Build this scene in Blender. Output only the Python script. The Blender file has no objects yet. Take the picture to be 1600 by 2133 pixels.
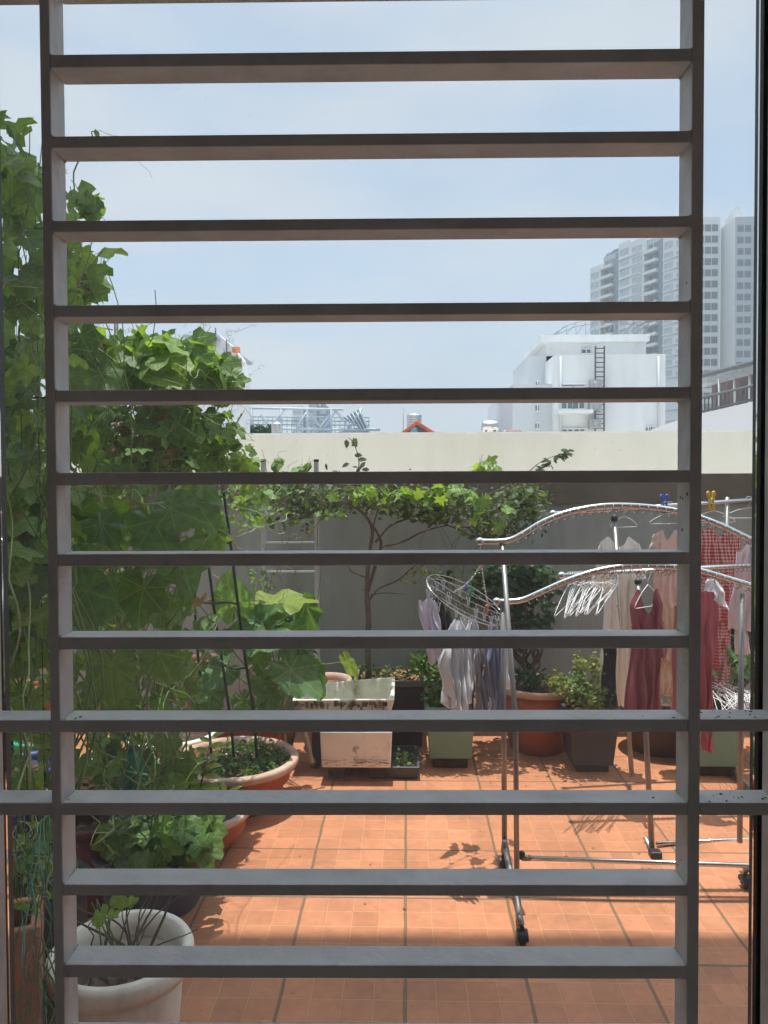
import bpy, math, random
from mathutils import Vector, Matrix, noise as mnoise
R = math.radians
random.seed(7)
rnd = random.random
def ru(a, b): return a + (b - a) * random.random()

scene = bpy.context.scene
# ------------------------------------------------------------------ camera
CAM_H = 1.645
F_PX = 1600.0
cam_d = bpy.data.cameras.new('camera'); cam = bpy.data.objects.new('camera', cam_d)
scene.collection.objects.link(cam); scene.camera = cam
cam_d.sensor_fit = 'VERTICAL'; cam_d.sensor_height = 24.0
cam_d.lens = F_PX / 2133 * 24.0
cam_d.shift_y = -0.00914
cam_d.clip_start = 0.05; cam_d.clip_end = 3000
CM = (Matrix.Rotation(R(1.72), 3, 'Z') @ Matrix.Rotation(R(90 - 1.5), 3, 'X') @ Matrix.Rotation(R(-0.25), 3, 'Z'))
cam.rotation_mode = 'XYZ'
cam.location = (0, 0, CAM_H); cam.rotation_euler = CM.to_euler('XYZ')
CAMP = Vector((0, 0, CAM_H))
def ray(px, py):
    return CM @ Vector(((px - 800) / F_PX, (1066.5 - py - 19.5) / F_PX, -1.0))
def P(px, py, Y):
    d = ray(px, py); return CAMP + d * (Y / d.y)
def PZ(px, py, z=0.0):
    d = ray(px, py); return CAMP + d * ((z - CAM_H) / d.z)
def zat(py, Y, px=848): return P(px, py, Y).z

# ------------------------------------------------------------------ world, sun, exposure
SHX, SHY = 0.02, -0.13   # how far a shadow moves per metre of height
to_sun = Vector((-SHX, -SHY, 1.0)).normalized()
w = bpy.data.worlds.new('World'); scene.world = w; w.use_nodes = True
wt = w.node_tree; wt.nodes.clear()
wo = wt.nodes.new('ShaderNodeOutputWorld')
sky = wt.nodes.new('ShaderNodeTexSky'); sky.sky_type = 'NISHITA'; sky.sun_disc = False
sky.sun_elevation = math.asin(to_sun.z); sky.sun_rotation = math.atan2(to_sun.x, to_sun.y)
sky.dust_density = 2.0; sky.air_density = 1.2
b1 = wt.nodes.new('ShaderNodeBackground'); b1.inputs[1].default_value = 0.11
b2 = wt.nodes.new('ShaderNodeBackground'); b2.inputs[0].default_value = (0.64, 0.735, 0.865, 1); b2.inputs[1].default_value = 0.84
mx = wt.nodes.new('ShaderNodeMixShader')
tc = wt.nodes.new('ShaderNodeTexCoord'); mp = wt.nodes.new('ShaderNodeMapping'); mp.inputs['Scale'].default_value = (1.2, 1.2, 5.0)
mp.inputs['Rotation'].default_value = (R(4), R(6), 0)
nz = wt.nodes.new('ShaderNodeTexNoise'); nz.inputs['Scale'].default_value = 1.6; nz.inputs['Detail'].default_value = 5; nz.inputs['Roughness'].default_value = 0.5
cr = wt.nodes.new('ShaderNodeValToRGB'); cr.color_ramp.elements[0].position = 0.35; cr.color_ramp.elements[0].color = (0.70,)*3 + (1,)
cr.color_ramp.elements[1].position = 0.66; cr.color_ramp.elements[1].color = (0.95,)*3 + (1,)
wt.links.new(tc.outputs['Generated'], mp.inputs[0]); wt.links.new(mp.outputs[0], nz.inputs['Vector']); wt.links.new(nz.outputs[0], cr.inputs[0])
crc = wt.nodes.new('ShaderNodeValToRGB'); crc.color_ramp.elements[0].position = 0.36; crc.color_ramp.elements[0].color = (0.545, 0.675, 0.85, 1)
crc.color_ramp.elements[1].position = 0.62; crc.color_ramp.elements[1].color = (0.71, 0.765, 0.85, 1); wt.links.new(nz.outputs[0], crc.inputs[0]); wt.links.new(crc.outputs[0], b2.inputs[0])
wt.links.new(sky.outputs[0], b1.inputs[0]); wt.links.new(cr.outputs[0], mx.inputs[0])
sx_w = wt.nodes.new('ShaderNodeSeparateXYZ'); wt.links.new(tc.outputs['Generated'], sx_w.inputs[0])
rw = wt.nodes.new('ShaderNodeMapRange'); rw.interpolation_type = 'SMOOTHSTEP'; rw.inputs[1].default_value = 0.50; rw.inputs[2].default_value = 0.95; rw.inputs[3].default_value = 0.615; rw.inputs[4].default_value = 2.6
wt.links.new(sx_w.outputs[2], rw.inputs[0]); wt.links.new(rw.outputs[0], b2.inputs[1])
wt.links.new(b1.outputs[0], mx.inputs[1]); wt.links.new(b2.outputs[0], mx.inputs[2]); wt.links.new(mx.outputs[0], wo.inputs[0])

sd = bpy.data.lights.new('sun', 'SUN'); sd.energy = 3.7; sd.angle = R(0.5); sd.color = (1.0, 0.95, 0.87)
so = bpy.data.objects.new('sun', sd); scene.collection.objects.link(so)
so.rotation_euler = to_sun.to_track_quat('Z', 'Y').to_euler(); so.location = (0, 3, 30)
scene.view_settings.view_transform = 'Standard'; scene.view_settings.look = 'None'
scene.view_settings.exposure = 0.68; scene.view_settings.gamma = 1.0
scene.cycles.use_denoising = True
scene.cycles.max_bounces = 10; scene.cycles.transparent_max_bounces = 24; scene.cycles.diffuse_bounces = 5
scene.cycles.caustics_reflective = False; scene.cycles.caustics_refractive = False
scene.cycles.sample_clamp_indirect = 4.0

# ------------------------------------------------------------------ materials
MATS = {}
def newmat(name):
    m = bpy.data.materials.new(name); m.use_nodes = True; m.node_tree.nodes.clear()
    o = m.node_tree.nodes.new('ShaderNodeOutputMaterial'); return m, m.node_tree, o
def srgb(r, g, b):
    f = lambda c: (c/255/12.92) if c/255 <= 0.04045 else ((c/255+0.055)/1.055)**2.4
    return (f(r), f(g), f(b))
def pmat(name, col, rough=0.6, metal=0.0, var=0.12, scale=6.0, bump=0.0, bscale=40.0, dirt=None, dscale=3.0, dlo=0.5, dhi=0.7, damt=0.7, spec=0.4, stretch=(1,1,1), trans=0.0):
    if name in MATS: return MATS[name]
    m, t, o = newmat(name)
    N = t.nodes; L = t.links
    p = N.new('ShaderNodeBsdfPrincipled'); p.inputs['Roughness'].default_value = rough; p.inputs['Metallic'].default_value = metal
    p.inputs['Specular IOR Level'].default_value = spec
    if trans:
        ts = N.new('ShaderNodeBsdfTranslucent'); ts.inputs[0].default_value = (*col, 1)
        ms = N.new('ShaderNodeMixShader'); ms.inputs[0].default_value = trans
        L.new(p.outputs[0], ms.inputs[1]); L.new(ts.outputs[0], ms.inputs[2]); L.new(ms.outputs[0], o.inputs[0])
    else:
        L.new(p.outputs[0], o.inputs[0])
    c = N.new('ShaderNodeTexCoord'); g = N.new('ShaderNodeMapping'); g.inputs['Scale'].default_value = stretch
    L.new(c.outputs['Object'], g.inputs[0])
    n = N.new('ShaderNodeTexNoise'); n.inputs['Scale'].default_value = scale; n.inputs['Detail'].default_value = 6; L.new(g.outputs[0], n.inputs['Vector'])
    r = N.new('ShaderNodeMapRange'); r.inputs[1].default_value = 0.3; r.inputs[2].default_value = 0.7
    r.inputs[3].default_value = 1 - var; r.inputs[4].default_value = 1 + var; L.new(n.outputs[0], r.inputs[0])
    v = N.new('ShaderNodeVectorMath'); v.operation = 'SCALE'; v.inputs[0].default_value = col; L.new(r.outputs[0], v.inputs['Scale'])
    last = v.outputs[0]
    if dirt:
        n2 = N.new('ShaderNodeTexNoise'); n2.inputs['Scale'].default_value = dscale; n2.inputs['Detail'].default_value = 8; n2.inputs['Roughness'].default_value = 0.65
        L.new(g.outputs[0], n2.inputs['Vector'])
        r2 = N.new('ShaderNodeMapRange'); r2.inputs[1].default_value = dlo; r2.inputs[2].default_value = dhi; r2.inputs[4].default_value = damt
        L.new(n2.outputs[0], r2.inputs[0])
        mm = N.new('ShaderNodeMix'); mm.data_type = 'RGBA'; L.new(r2.outputs[0], mm.inputs[0]); L.new(last, mm.inputs[6]); mm.inputs[7].default_value = (*dirt, 1)
        last = mm.outputs[2]
    L.new(last, p.inputs['Base Color'])
    if bump:
        n3 = N.new('ShaderNodeTexNoise'); n3.inputs['Scale'].default_value = bscale; n3.inputs['Detail'].default_value = 4; L.new(g.outputs[0], n3.inputs['Vector'])
        b = N.new('ShaderNodeBump'); b.inputs['Strength'].default_value = bump; b.inputs['Distance'].default_value = 0.01
        L.new(n3.outputs[0], b.inputs['Height']); L.new(b.outputs[0], p.inputs['Normal'])
    MATS[name] = m; return m

def leafmat(name, c_dark, c_light, veins=True, transl=0.42, vein_col=None):
    """colour varies leaf by leaf through the 'leaf' attribute (r = random, g,b = place on the blade)"""
    m, t, o = newmat(name); N = t.nodes; L = t.links
    a = N.new('ShaderNodeAttribute'); a.attribute_name = 'leaf'
    s = N.new('ShaderNodeSeparateColor'); L.new(a.outputs[0], s.inputs[0])
    mm = N.new('ShaderNodeMix'); mm.data_type = 'RGBA'; mm.inputs[6].default_value = (*c_dark, 1); mm.inputs[7].default_value = (*c_light, 1)
    L.new(s.outputs[0], mm.inputs[0]); last = mm.outputs[2]
    tcn = N.new('ShaderNodeTexCoord'); nn = N.new('ShaderNodeTexNoise'); nn.inputs['Scale'].default_value = 45; nn.inputs['Detail'].default_value = 3
    L.new(tcn.outputs['Object'], nn.inputs['Vector'])
    r = N.new('ShaderNodeMapRange'); r.inputs[1].default_value = 0.3; r.inputs[2].default_value = 0.7; r.inputs[3].default_value = 0.78; r.inputs[4].default_value = 1.2
    L.new(nn.outputs[0], r.inputs[0])
    v = N.new('ShaderNodeVectorMath'); v.operation = 'SCALE'; L.new(last, v.inputs[0]); L.new(r.outputs[0], v.inputs['Scale']); last = v.outputs[0]
    if veins:
        x = N.new('ShaderNodeMath'); x.operation = 'SUBTRACT'; L.new(s.outputs[1], x.inputs[0]); x.inputs[1].default_value = 0.5
        y = N.new('ShaderNodeMath'); y.operation = 'SUBTRACT'; L.new(s.outputs[2], y.inputs[0]); y.inputs[1].default_value = 0.5
        at = N.new('ShaderNodeMath'); at.operation = 'ARCTAN2'; L.new(x.outputs[0], at.inputs[0]); L.new(y.outputs[0], at.inputs[1])
        d = N.new('ShaderNodeMath'); d.operation = 'DIVIDE'; L.new(at.outputs[0], d.inputs[0]); d.inputs[1].default_value = R(52)
        ad = N.new('ShaderNodeMath'); ad.operation = 'ADD'; L.new(d.outputs[0], ad.inputs[0]); ad.inputs[1].default_value = 10.5
        fr = N.new('ShaderNodeMath'); fr.operation = 'FRACT'; L.new(ad.outputs[0], fr.inputs[0])
        sb = N.new('ShaderNodeMath'); sb.operation = 'SUBTRACT'; L.new(fr.outputs[0], sb.inputs[0]); sb.inputs[1].default_value = 0.5
        ab = N.new('ShaderNodeMath'); ab.operation = 'ABSOLUTE'; L.new(sb.outputs[0], ab.inputs[0])
        # width falls with distance from the petiole
        xx = N.new('ShaderNodeMath'); xx.operation = 'MULTIPLY'; L.new(x.outputs[0], xx.inputs[0]); L.new(x.outputs[0], xx.inputs[1])
        yy = N.new('ShaderNodeMath'); yy.operation = 'MULTIPLY_ADD'; L.new(y.outputs[0], yy.inputs[0]); L.new(y.outputs[0], yy.inputs[1]); L.new(xx.outputs[0], yy.inputs[2])
        sq = N.new('ShaderNodeMath'); sq.operation = 'SQRT'; L.new(yy.outputs[0], sq.inputs[0])
        mu = N.new('ShaderNodeMath'); mu.operation = 'MULTIPLY'; L.new(ab.outputs[0], mu.inputs[0]); L.new(sq.outputs[0], mu.inputs[1])
        r3 = N.new('ShaderNodeMapRange'); r3.inputs[1].default_value = 0.003; r3.inputs[2].default_value = 0.014; r3.inputs[3].default_value = 0.36; r3.inputs[4].default_value = 0.0
        L.new(mu.outputs[0], r3.inputs[0])
        m2 = N.new('ShaderNodeMix'); m2.data_type = 'RGBA'; L.new(r3.outputs[0], m2.inputs[0]); L.new(last, m2.inputs[6])
        m2.inputs[7].default_value = (*(vein_col or (0.22, 0.32, 0.10)), 1); last = m2.outputs[2]
    p = N.new('ShaderNodeBsdfPrincipled'); p.inputs['Roughness'].default_value = 0.5; p.inputs['Specular IOR Level'].default_value = 0.35
    L.new(last, p.inputs['Base Color'])
    bn = N.new('ShaderNodeTexNoise'); bn.inputs['Scale'].default_value = 70; L.new(tcn.outputs['Object'], bn.inputs['Vector'])
    bu = N.new('ShaderNodeBump'); bu.inputs['Strength'].default_value = 0.35; bu.inputs['Distance'].default_value = 0.01
    L.new(bn.outputs[0], bu.inputs['Height']); L.new(bu.outputs[0], p.inputs['Normal'])
    tr = N.new('ShaderNodeBsdfTranslucent')
    hs = N.new('ShaderNodeVectorMath'); hs.operation = 'MULTIPLY'; L.new(last, hs.inputs[0]); hs.inputs[1].default_value = (1.7, 1.5, 0.5)
    L.new(hs.outputs[0], tr.inputs[0])
    ms = N.new('ShaderNodeMixShader'); ms.inputs[0].default_value = transl
    L.new(p.outputs[0], ms.inputs[1]); L.new(tr.outputs[0], ms.inputs[2]); L.new(ms.outputs[0], o.inputs[0])
    MATS[name] = m; return m

# ------------------------------------------------------------------ mesh builder and scene helpers
COL = scene.collection
ORG = {}
def setp(o, label=None, cat=None, group=None, kind=None):
    if label: o['label'] = label
    if cat: o['category'] = cat
    if group: o['group'] = group
    if kind: o['kind'] = kind
    return o
def thing(name, label, cat, loc, group=None, rot=None):
    o = bpy.data.objects.new(name, None); COL.objects.link(o); o.location = loc; o.empty_display_size = 0.1
    if rot is not None: o.rotation_euler = rot
    setp(o, label, cat, group); ORG[o.name] = Vector(loc); return o

class MB:
    def __init__(s): s.v = []; s.f = []; s.a = []; s.sm = []
    def add(s, vs, fs, smooth=False, attr=None):
        b = len(s.v); s.v += [Vector(x) for x in vs]; s.f += [tuple(b + i for i in f) for f in fs]; s.sm += [smooth] * len(fs)
        if attr is None: attr = [(0.5, 0.5, 0.5)] * len(vs)
        s.a += attr
    def box(s, c, e, M=None, taper=1.0):
        hx, hy, hz = e[0]/2, e[1]/2, e[2]/2; c = Vector(c)
        vs = []
        for z, k in ((-hz, 1.0), (hz, taper)):
            for x, y in ((-hx, -hy), (hx, -hy), (hx, hy), (-hx, hy)):
                q = Vector((x*k, y*k, z)); vs.append(c + (M @ q if M else q))
        s.add(vs, [(0,3,2,1), (4,5,6,7), (0,1,5,4), (1,2,6,5), (2,3,7,6), (3,0,4,7)])
    def quadbox(s, A, B, th_dir, h):  # slab from A to B, thickness vector, height vector
        A, B, t, h = Vector(A), Vector(B), Vector(th_dir), Vector(h)
        vs = [A, B, B + t, A + t, A + h, B + h, B + t + h, A + t + h]
        s.add(vs, [(0,3,2,1), (4,5,6,7), (0,1,5,4), (1,2,6,5), (2,3,7,6), (3,0,4,7)])
    def poly(s, pts, ext):  # extruded polygon
        n = len(pts); e = Vector(ext); vs = [Vector(p) for p in pts] + [Vector(p) + e for p in pts]
        fs = [tuple(range(n))[::-1], tuple(range(n, 2*n))] + [(i, (i+1) % n, n + (i+1) % n, n + i) for i in range(n)]
        s.add(vs, fs)
    def tube(s, pts, r, seg=8, caps=True, closed=False):
        pts = [Vector(p) for p in pts]; n = len(pts)
        rr = r if isinstance(r, (list, tuple)) else [r] * n
        if len(rr) == 2 and n > 2: rr = [rr[0] + (rr[1]-rr[0]) * i/(n-1) for i in range(n)]
        vs = []; prev = None
        for i, p in enumerate(pts):
            if closed: t = pts[(i+1) % n] - pts[i-1]
            else: t = pts[min(i+1, n-1)] - pts[max(i-1, 0)]
            if t.length < 1e-9: t = Vector((0, 0, 1))
            t.normalize()
            if prev is None:
                up = Vector((0, 0, 1)) if abs(t.z) < 0.9 else Vector((1, 0, 0)); a = t.cross(up).normalized()
            else:
                a = prev - t * prev.dot(t)
                if a.length < 1e-6: a = t.orthogonal()
                a.normalize()
            prev = a; b = t.cross(a)
            for k in range(seg):
                th = 2*math.pi*k/seg; vs.append(p + (a*math.cos(th) + b*math.sin(th)) * rr[i])
        fs = []
        for i in range(n if closed else n-1):
            j = (i+1) % n
            for k in range(seg):
                k2 = (k+1) % seg; fs.append((i*seg+k, i*seg+k2, j*seg+k2, j*seg+k))
        if caps and not closed: fs.append(tuple(range(seg))[::-1]); fs.append(tuple((n-1)*seg + k for k in range(seg)))
        s.add(vs, fs, True)
    def lathe(s, c, prof, seg=40, sx=1.0, sy=1.0, wob=0.0, caps=True):
        c = Vector(c); n = len(prof); vs = []
        for (r, z) in prof:
            for k in range(seg):
                th = 2*math.pi*k/seg; q = 1 + wob*math.sin(3*th + z*9)
                vs.append(c + Vector((r*math.cos(th)*sx*q, r*math.sin(th)*sy*q, z)))
        fs = []
        for i in range(n-1):
            for k in range(seg):
                k2 = (k+1) % seg; fs.append((i*seg+k, i*seg+k2, (i+1)*seg+k2, (i+1)*seg+k))
        if caps: fs.append(tuple(range(seg))[::-1]); fs.append(tuple((n-1)*seg + k for k in range(seg)))
        s.add(vs, fs, True)
    def ball(s, c, r, seg=12, rings=7, sc=(1,1,1)):
        prof = []
        c = Vector(c); vs = []; fs = []
        for i in range(rings+1):
            ph = math.pi*i/rings; z = -math.cos(ph)*r*sc[2]; q = max(math.sin(ph)*r, 1e-4)
            for k in range(seg):
                th = 2*math.pi*k/seg; vs.append(c + Vector((q*math.cos(th)*sc[0], q*math.sin(th)*sc[1], z)))
        for i in range(rings):
            for k in range(seg):
                k2 = (k+1) % seg; fs.append((i*seg+k, i*seg+k2, (i+1)*seg+k2, (i+1)*seg+k))
        s.add(vs, fs, True)
    def build(s, name, mat, parent=None, local=False, bevel=0.0, tagv=None, loc=None):
        me = bpy.data.meshes.new(name)
        org = Vector((0, 0, 0))
        if parent is not None and not local:
            q = parent
            while q is not None: org += q.location; q = q.parent
        if loc is not None: org = Vector(loc)
        me.from_pydata([v - org for v in s.v], [], s.f)
        me.polygons.foreach_set('use_smooth', s.sm)
        if any(a != (0.5, 0.5, 0.5) for a in s.a[:3]) or tagv:
            at = me.attributes.new('leaf', 'FLOAT_COLOR', 'POINT')
            buf = []
            for a in s.a: buf += [a[0], a[1], a[2], 1.0]
            at.data.foreach_set('color', buf)
        me.materials.append(mat); me.update()
        o = bpy.data.objects.new(name, me); COL.objects.link(o)
        if parent is not None: o.parent = parent
        if loc is not None: o.location = loc
        if bevel:
            b = o.modifiers.new('bevel', 'BEVEL'); b.width = bevel; b.segments = 2; b.limit_method = 'ANGLE'; b.angle_limit = R(40)
        return o
def solo(name, mb, mat, label, cat, group=None, loc=None, **k):
    if loc is None:
        zs = min(v.z for v in mb.v); c = sum(mb.v, Vector()) / len(mb.v); loc = Vector((c.x, c.y, zs))
    o = mb.build(name, mat, loc=loc, **k); setp(o, label, cat, group); return o
def structure(name, mb, mat, **k):
    o = mb.build(name, mat, **k); o['kind'] = 'structure'; return o
def copy_tree(o, parent=None):
    c = o.copy(); COL.objects.link(c); c.parent = parent
    for ch in list(o.children): copy_tree(ch, c)
    return c
def spline(pts, n=6):
    pts = [Vector(p) for p in pts]; out = []
    for i in range(len(pts)-1):
        p0 = pts[max(i-1, 0)]; p1 = pts[i]; p2 = pts[i+1]; p3 = pts[min(i+2, len(pts)-1)]
        for k in range(n):
            t = k/n
            out.append(0.5*((2*p1) + (p2-p0)*t + (2*p0-5*p1+4*p2-p3)*t*t + (3*p1-p0-3*p2+p3)*t**3))
    out.append(pts[-1]); return out

# ------------------------------------------------------------------ common materials
PAINT = pmat('bar_paint', (0.93, 0.91, 0.87), 0.5, var=0.10, scale=9, dirt=(0.66, 0.64, 0.61), dscale=14, dlo=0.50, dhi=0.75, damt=0.6, bump=0.3, bscale=35)
SPECK = pmat('dark_speck', (0.03, 0.025, 0.02), 0.8)
STEEL = pmat('stainless_steel', (0.62, 0.60, 0.58), 0.2, metal=1.0, var=0.05, scale=20)
STEEL_D = pmat('dull_steel', (0.25, 0.245, 0.24), 0.42, metal=0.8, var=0.1, scale=14)
WIRE = pmat('wire_steel', (0.75, 0.75, 0.75), 0.25, metal=0.9, var=0.05)
BLACKP = pmat('black_plastic', (0.02, 0.02, 0.022), 0.45, var=0.2)
WHITEP = pmat('white_plastic', (0.75, 0.76, 0.78), 0.35, var=0.05)
TERRA = pmat('terracotta_plastic', (0.33, 0.085, 0.040), 0.55, var=0.14, scale=7, dirt=(0.28, 0.17, 0.12), dscale=5, dlo=0.5, dhi=0.72, damt=0.6, bump=0.1)
TERRA_RIM = pmat('dusty_terracotta_rim', (0.47, 0.28, 0.20), 0.7, var=0.15, scale=12, dirt=(0.52, 0.44, 0.36), dscale=7, dlo=0.4, dhi=0.65, damt=0.8, bump=0.25)
SOIL = pmat('potting_soil', (0.045, 0.028, 0.018), 0.95, var=0.5, scale=40, dirt=(0.16, 0.11, 0.07), dscale=30, dlo=0.52, dhi=0.62, damt=0.8, bump=0.9, bscale=60)
BARK = pmat('bark', (0.12, 0.085, 0.06), 0.85, var=0.3, scale=30, bump=0.5, bscale=70)
STEM = pmat('green_stem', (0.14, 0.22, 0.06), 0.6, var=0.3, scale=15)
DRYSTEM = pmat('dry_stem', (0.30, 0.22, 0.12), 0.8, var=0.35, scale=20)
TENDRIL = pmat('pale_tendril', (0.34, 0.40, 0.18), 0.6, var=0.3, scale=15)

# ================================================================== SETTING
# --- terrace floor
m, t, o = newmat('terracotta_tiles'); N = t.nodes; L = t.links
p = N.new('ShaderNodeBsdfPrincipled'); L.new(p.outputs[0], o.inputs[0])
g = N.new('ShaderNodeNewGeometry'); sx = N.new('ShaderNodeSeparateXYZ'); L.new(g.outputs['Position'], sx.inputs[0])
def mth(op, a, b=None, c=None):
    n = N.new('ShaderNodeMath'); n.operation = op
    for i, q in enumerate((a, b, c)):
        if q is None: continue
        if isinstance(q, (int, float)): n.inputs[i].default_value = q
        else: L.new(q, n.inputs[i])
    return n.outputs[0]
wn = N.new('ShaderNodeTexNoise'); wn.inputs['Scale'].default_value = 9; L.new(g.outputs['Position'], wn.inputs['Vector'])
wob = mth('MULTIPLY', mth('SUBTRACT', wn.outputs[0], 0.5), 0.006)
X = mth('ADD', mth('ADD', sx.outputs[0], 0.012), wob); Y = mth('ADD', mth('SUBTRACT', sx.outputs[1], 2.60), wob)
def gridd(c, s):  # distance to the nearest line of a grid of pitch s
    return mth('MULTIPLY', mth('ABSOLUTE', mth('SUBTRACT', mth('FRACT', mth('ADD', mth('DIVIDE', c, s), 100.5)), 0.5)), s)
dM = mth('MINIMUM', gridd(X, 0.4), gridd(Y, 0.4)); dm = mth('MINIMUM', gridd(X, 0.1), gridd(Y, 0.1))
def ramp(v, a, b, lo=1.0, hi=0.0):
    r = N.new('ShaderNodeMapRange'); r.inputs[1].default_value = a; r.inputs[2].default_value = b; r.inputs[3].default_value = lo; r.inputs[4].default_value = hi
    L.new(v, r.inputs[0]); return r.outputs[0]
jM = ramp(dM, 0.004, 0.0065); jm = ramp(dm, 0.0008, 0.0026)
cx = N.new('ShaderNodeCombineXYZ'); L.new(mth('FLOOR', mth('DIVIDE', X, 0.1)), cx.inputs[0]); L.new(mth('FLOOR', mth('DIVIDE', Y, 0.1)), cx.inputs[1])
wnz = N.new('ShaderNodeTexWhiteNoise'); wnz.noise_dimensions = '2D'; L.new(cx.outputs[0], wnz.inputs['Vector'])
n1 = N.new('ShaderNodeTexNoise'); n1.inputs['Scale'].default_value = 2.2; n1.inputs['Detail'].default_value = 7; n1.inputs['Roughness'].default_value = 0.6; L.new(g.outputs['Position'], n1.inputs['Vector'])
n2 = N.new('ShaderNodeTexNoise'); n2.inputs['Scale'].default_value = 28; n2.inputs['Detail'].default_value = 5; L.new(g.outputs['Position'], n2.inputs['Vector'])
tone = mth('MULTIPLY', mth('MULTIPLY', ramp(wnz.outputs[0], 0, 1, 0.88, 1.10), ramp(n1.outputs[0], 0.3, 0.7, 0.82, 1.14)), ramp(n2.outputs[0], 0.3, 0.7, 0.90, 1.08))
vs = N.new('ShaderNodeVectorMath'); vs.operation = 'SCALE'; vs.inputs[0].default_value = (0.468, 0.190, 0.094); L.new(tone, vs.inputs['Scale'])
def cmix(f, a, bcol):
    q = N.new('ShaderNodeMix'); q.data_type = 'RGBA'; L.new(f, q.inputs[0]); L.new(a, q.inputs[6]); q.inputs[7].default_value = (*bcol, 1); return q.outputs[2]
c1 = cmix(mth('MULTIPLY', jm, 0.5), vs.outputs[0], (0.60, 0.34, 0.17))
c1 = cmix(mth('MULTIPLY', ramp(n1.outputs[0], 0.56, 0.75, 0, 1), 0.35), c1, (0.42, 0.24, 0.16))
n4 = N.new('ShaderNodeTexNoise'); n4.inputs['Scale'].default_value = 3.1; n4.inputs['Detail'].default_value = 9; n4.inputs['Roughness'].default_value = 0.72; n4.inputs['Distortion'].default_value = 0.6; L.new(g.outputs['Position'], n4.inputs['Vector'])
c1 = cmix(mth('MULTIPLY', ramp(n4.outputs[0], 0.53, 0.66, 0, 1), 0.38), c1, (0.20, 0.105, 0.065))
n5 = N.new('ShaderNodeTexNoise'); n5.inputs['Scale'].default_value = 55; n5.inputs['Detail'].default_value = 2; L.new(g.outputs['Position'], n5.inputs['Vector'])
c1 = cmix(mth('MULTIPLY', ramp(n5.outputs[0], 0.68, 0.74, 0, 1), 0.5), c1, (0.12, 0.07, 0.05))
c2 = cmix(mth('MULTIPLY', jM, 0.85), c1, (0.13, 0.09, 0.055))
L.new(c2, p.inputs['Base Color']); p.inputs['Roughness'].default_value = 0.55; p.inputs['Specular IOR Level'].default_value = 0.35
bp = N.new('ShaderNodeBump'); bp.inputs['Strength'].default_value = 0.5; bp.inputs['Distance'].default_value = 0.004
L.new(mth('SUBTRACT', mth('MULTIPLY', n2.outputs[0], 0.25), mth('MAXIMUM', jM, mth('MULTIPLY', jm, 0.5))), bp.inputs['Height']); L.new(bp.outputs[0], p.inputs['Normal'])
TILES = m

b = MB(); b.box((0, 3.4, -0.15), (9.0, 5.4, 0.3)); structure('terrace_floor', b, TILES)
b = MB(); b.box((0, 150, -14.5), (696, 326, 1.0))
structure('city_ground', b, pmat('city_ground_mat', (0.16, 0.16, 0.15), 0.9, var=0.3, scale=0.02))
# building below the terrace
b = MB(); b.box((0, 1.5, -7.15), (8.8, 9.0, 13.6))
solo('building', b, pmat('grey_render', (0.35, 0.34, 0.32), 0.8), 'plain rendered block that carries the terrace', 'building')

# --- parapet wall of the terrace (shaded, grey-brown) and the cream wall behind
WALLY = 5.2
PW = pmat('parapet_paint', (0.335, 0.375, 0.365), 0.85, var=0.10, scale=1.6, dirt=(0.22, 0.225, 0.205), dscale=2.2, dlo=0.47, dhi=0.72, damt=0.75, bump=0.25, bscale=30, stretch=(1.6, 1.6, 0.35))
ztop = zat(986, WALLY, 1500)
pw = thing('parapet_wall', 'grey painted terrace parapet wall behind the potted plants', 'wall', (0, WALLY, 0))
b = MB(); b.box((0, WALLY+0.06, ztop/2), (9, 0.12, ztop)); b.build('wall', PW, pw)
b = MB(); b.box((0, WALLY+0.055, ztop-0.10), (9.0, 0.17, 0.20))
b.build('coping_band', pmat('coping_dark', (0.145, 0.13, 0.10), 0.9, var=0.2, scale=3, dirt=(0.17, 0.165, 0.145), dscale=8, dlo=0.55, dhi=0.7), pw, bevel=0.004)
for sx_ in (-1, 1):
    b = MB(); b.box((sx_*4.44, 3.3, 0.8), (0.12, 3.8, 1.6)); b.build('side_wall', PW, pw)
cw = thing('boundary_wall', 'long smooth cream wall rising behind the grey parapet', 'wall', (0, 9, -2))
zc = zat(904, 9.0)
b = MB(); b.box((0, 9.1, (zc-2)/2), (26, 0.2, zc+2))
b.build('wall', pmat('cream_paint', (0.90, 0.86, 0.73), 0.85, var=0.03, scale=1.0, dirt=(0.66, 0.62, 0.50), dscale=1.6, dlo=0.50, dhi=0.8, damt=0.5, stretch=(1.5, 1.5, 0.4), bump=0.2, bscale=20), cw)
b = MB(); b.box((0, 9.1, zc+0.01), (26, 0.19, 0.02)); b.build('coping', pmat('coping_cream', (0.86, 0.84, 0.78), 0.8), cw)

b = MB(); b.box((0, 7.6, -0.3), (26, 2.7, 0.3)); b.build('bounce_deck', pmat('bounce_deck_pale', (0.52, 0.50, 0.46), 0.9, var=0.12, scale=1.0), cw)  # unseen pale decks, added to bounce sunlight onto cream wall and white house
b = MB(); b.box((0, 25.5, -1.0), (40, 32.4, 0.5)); b.build('bounce_deck', MATS['bounce_deck_pale'], cw)
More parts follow.
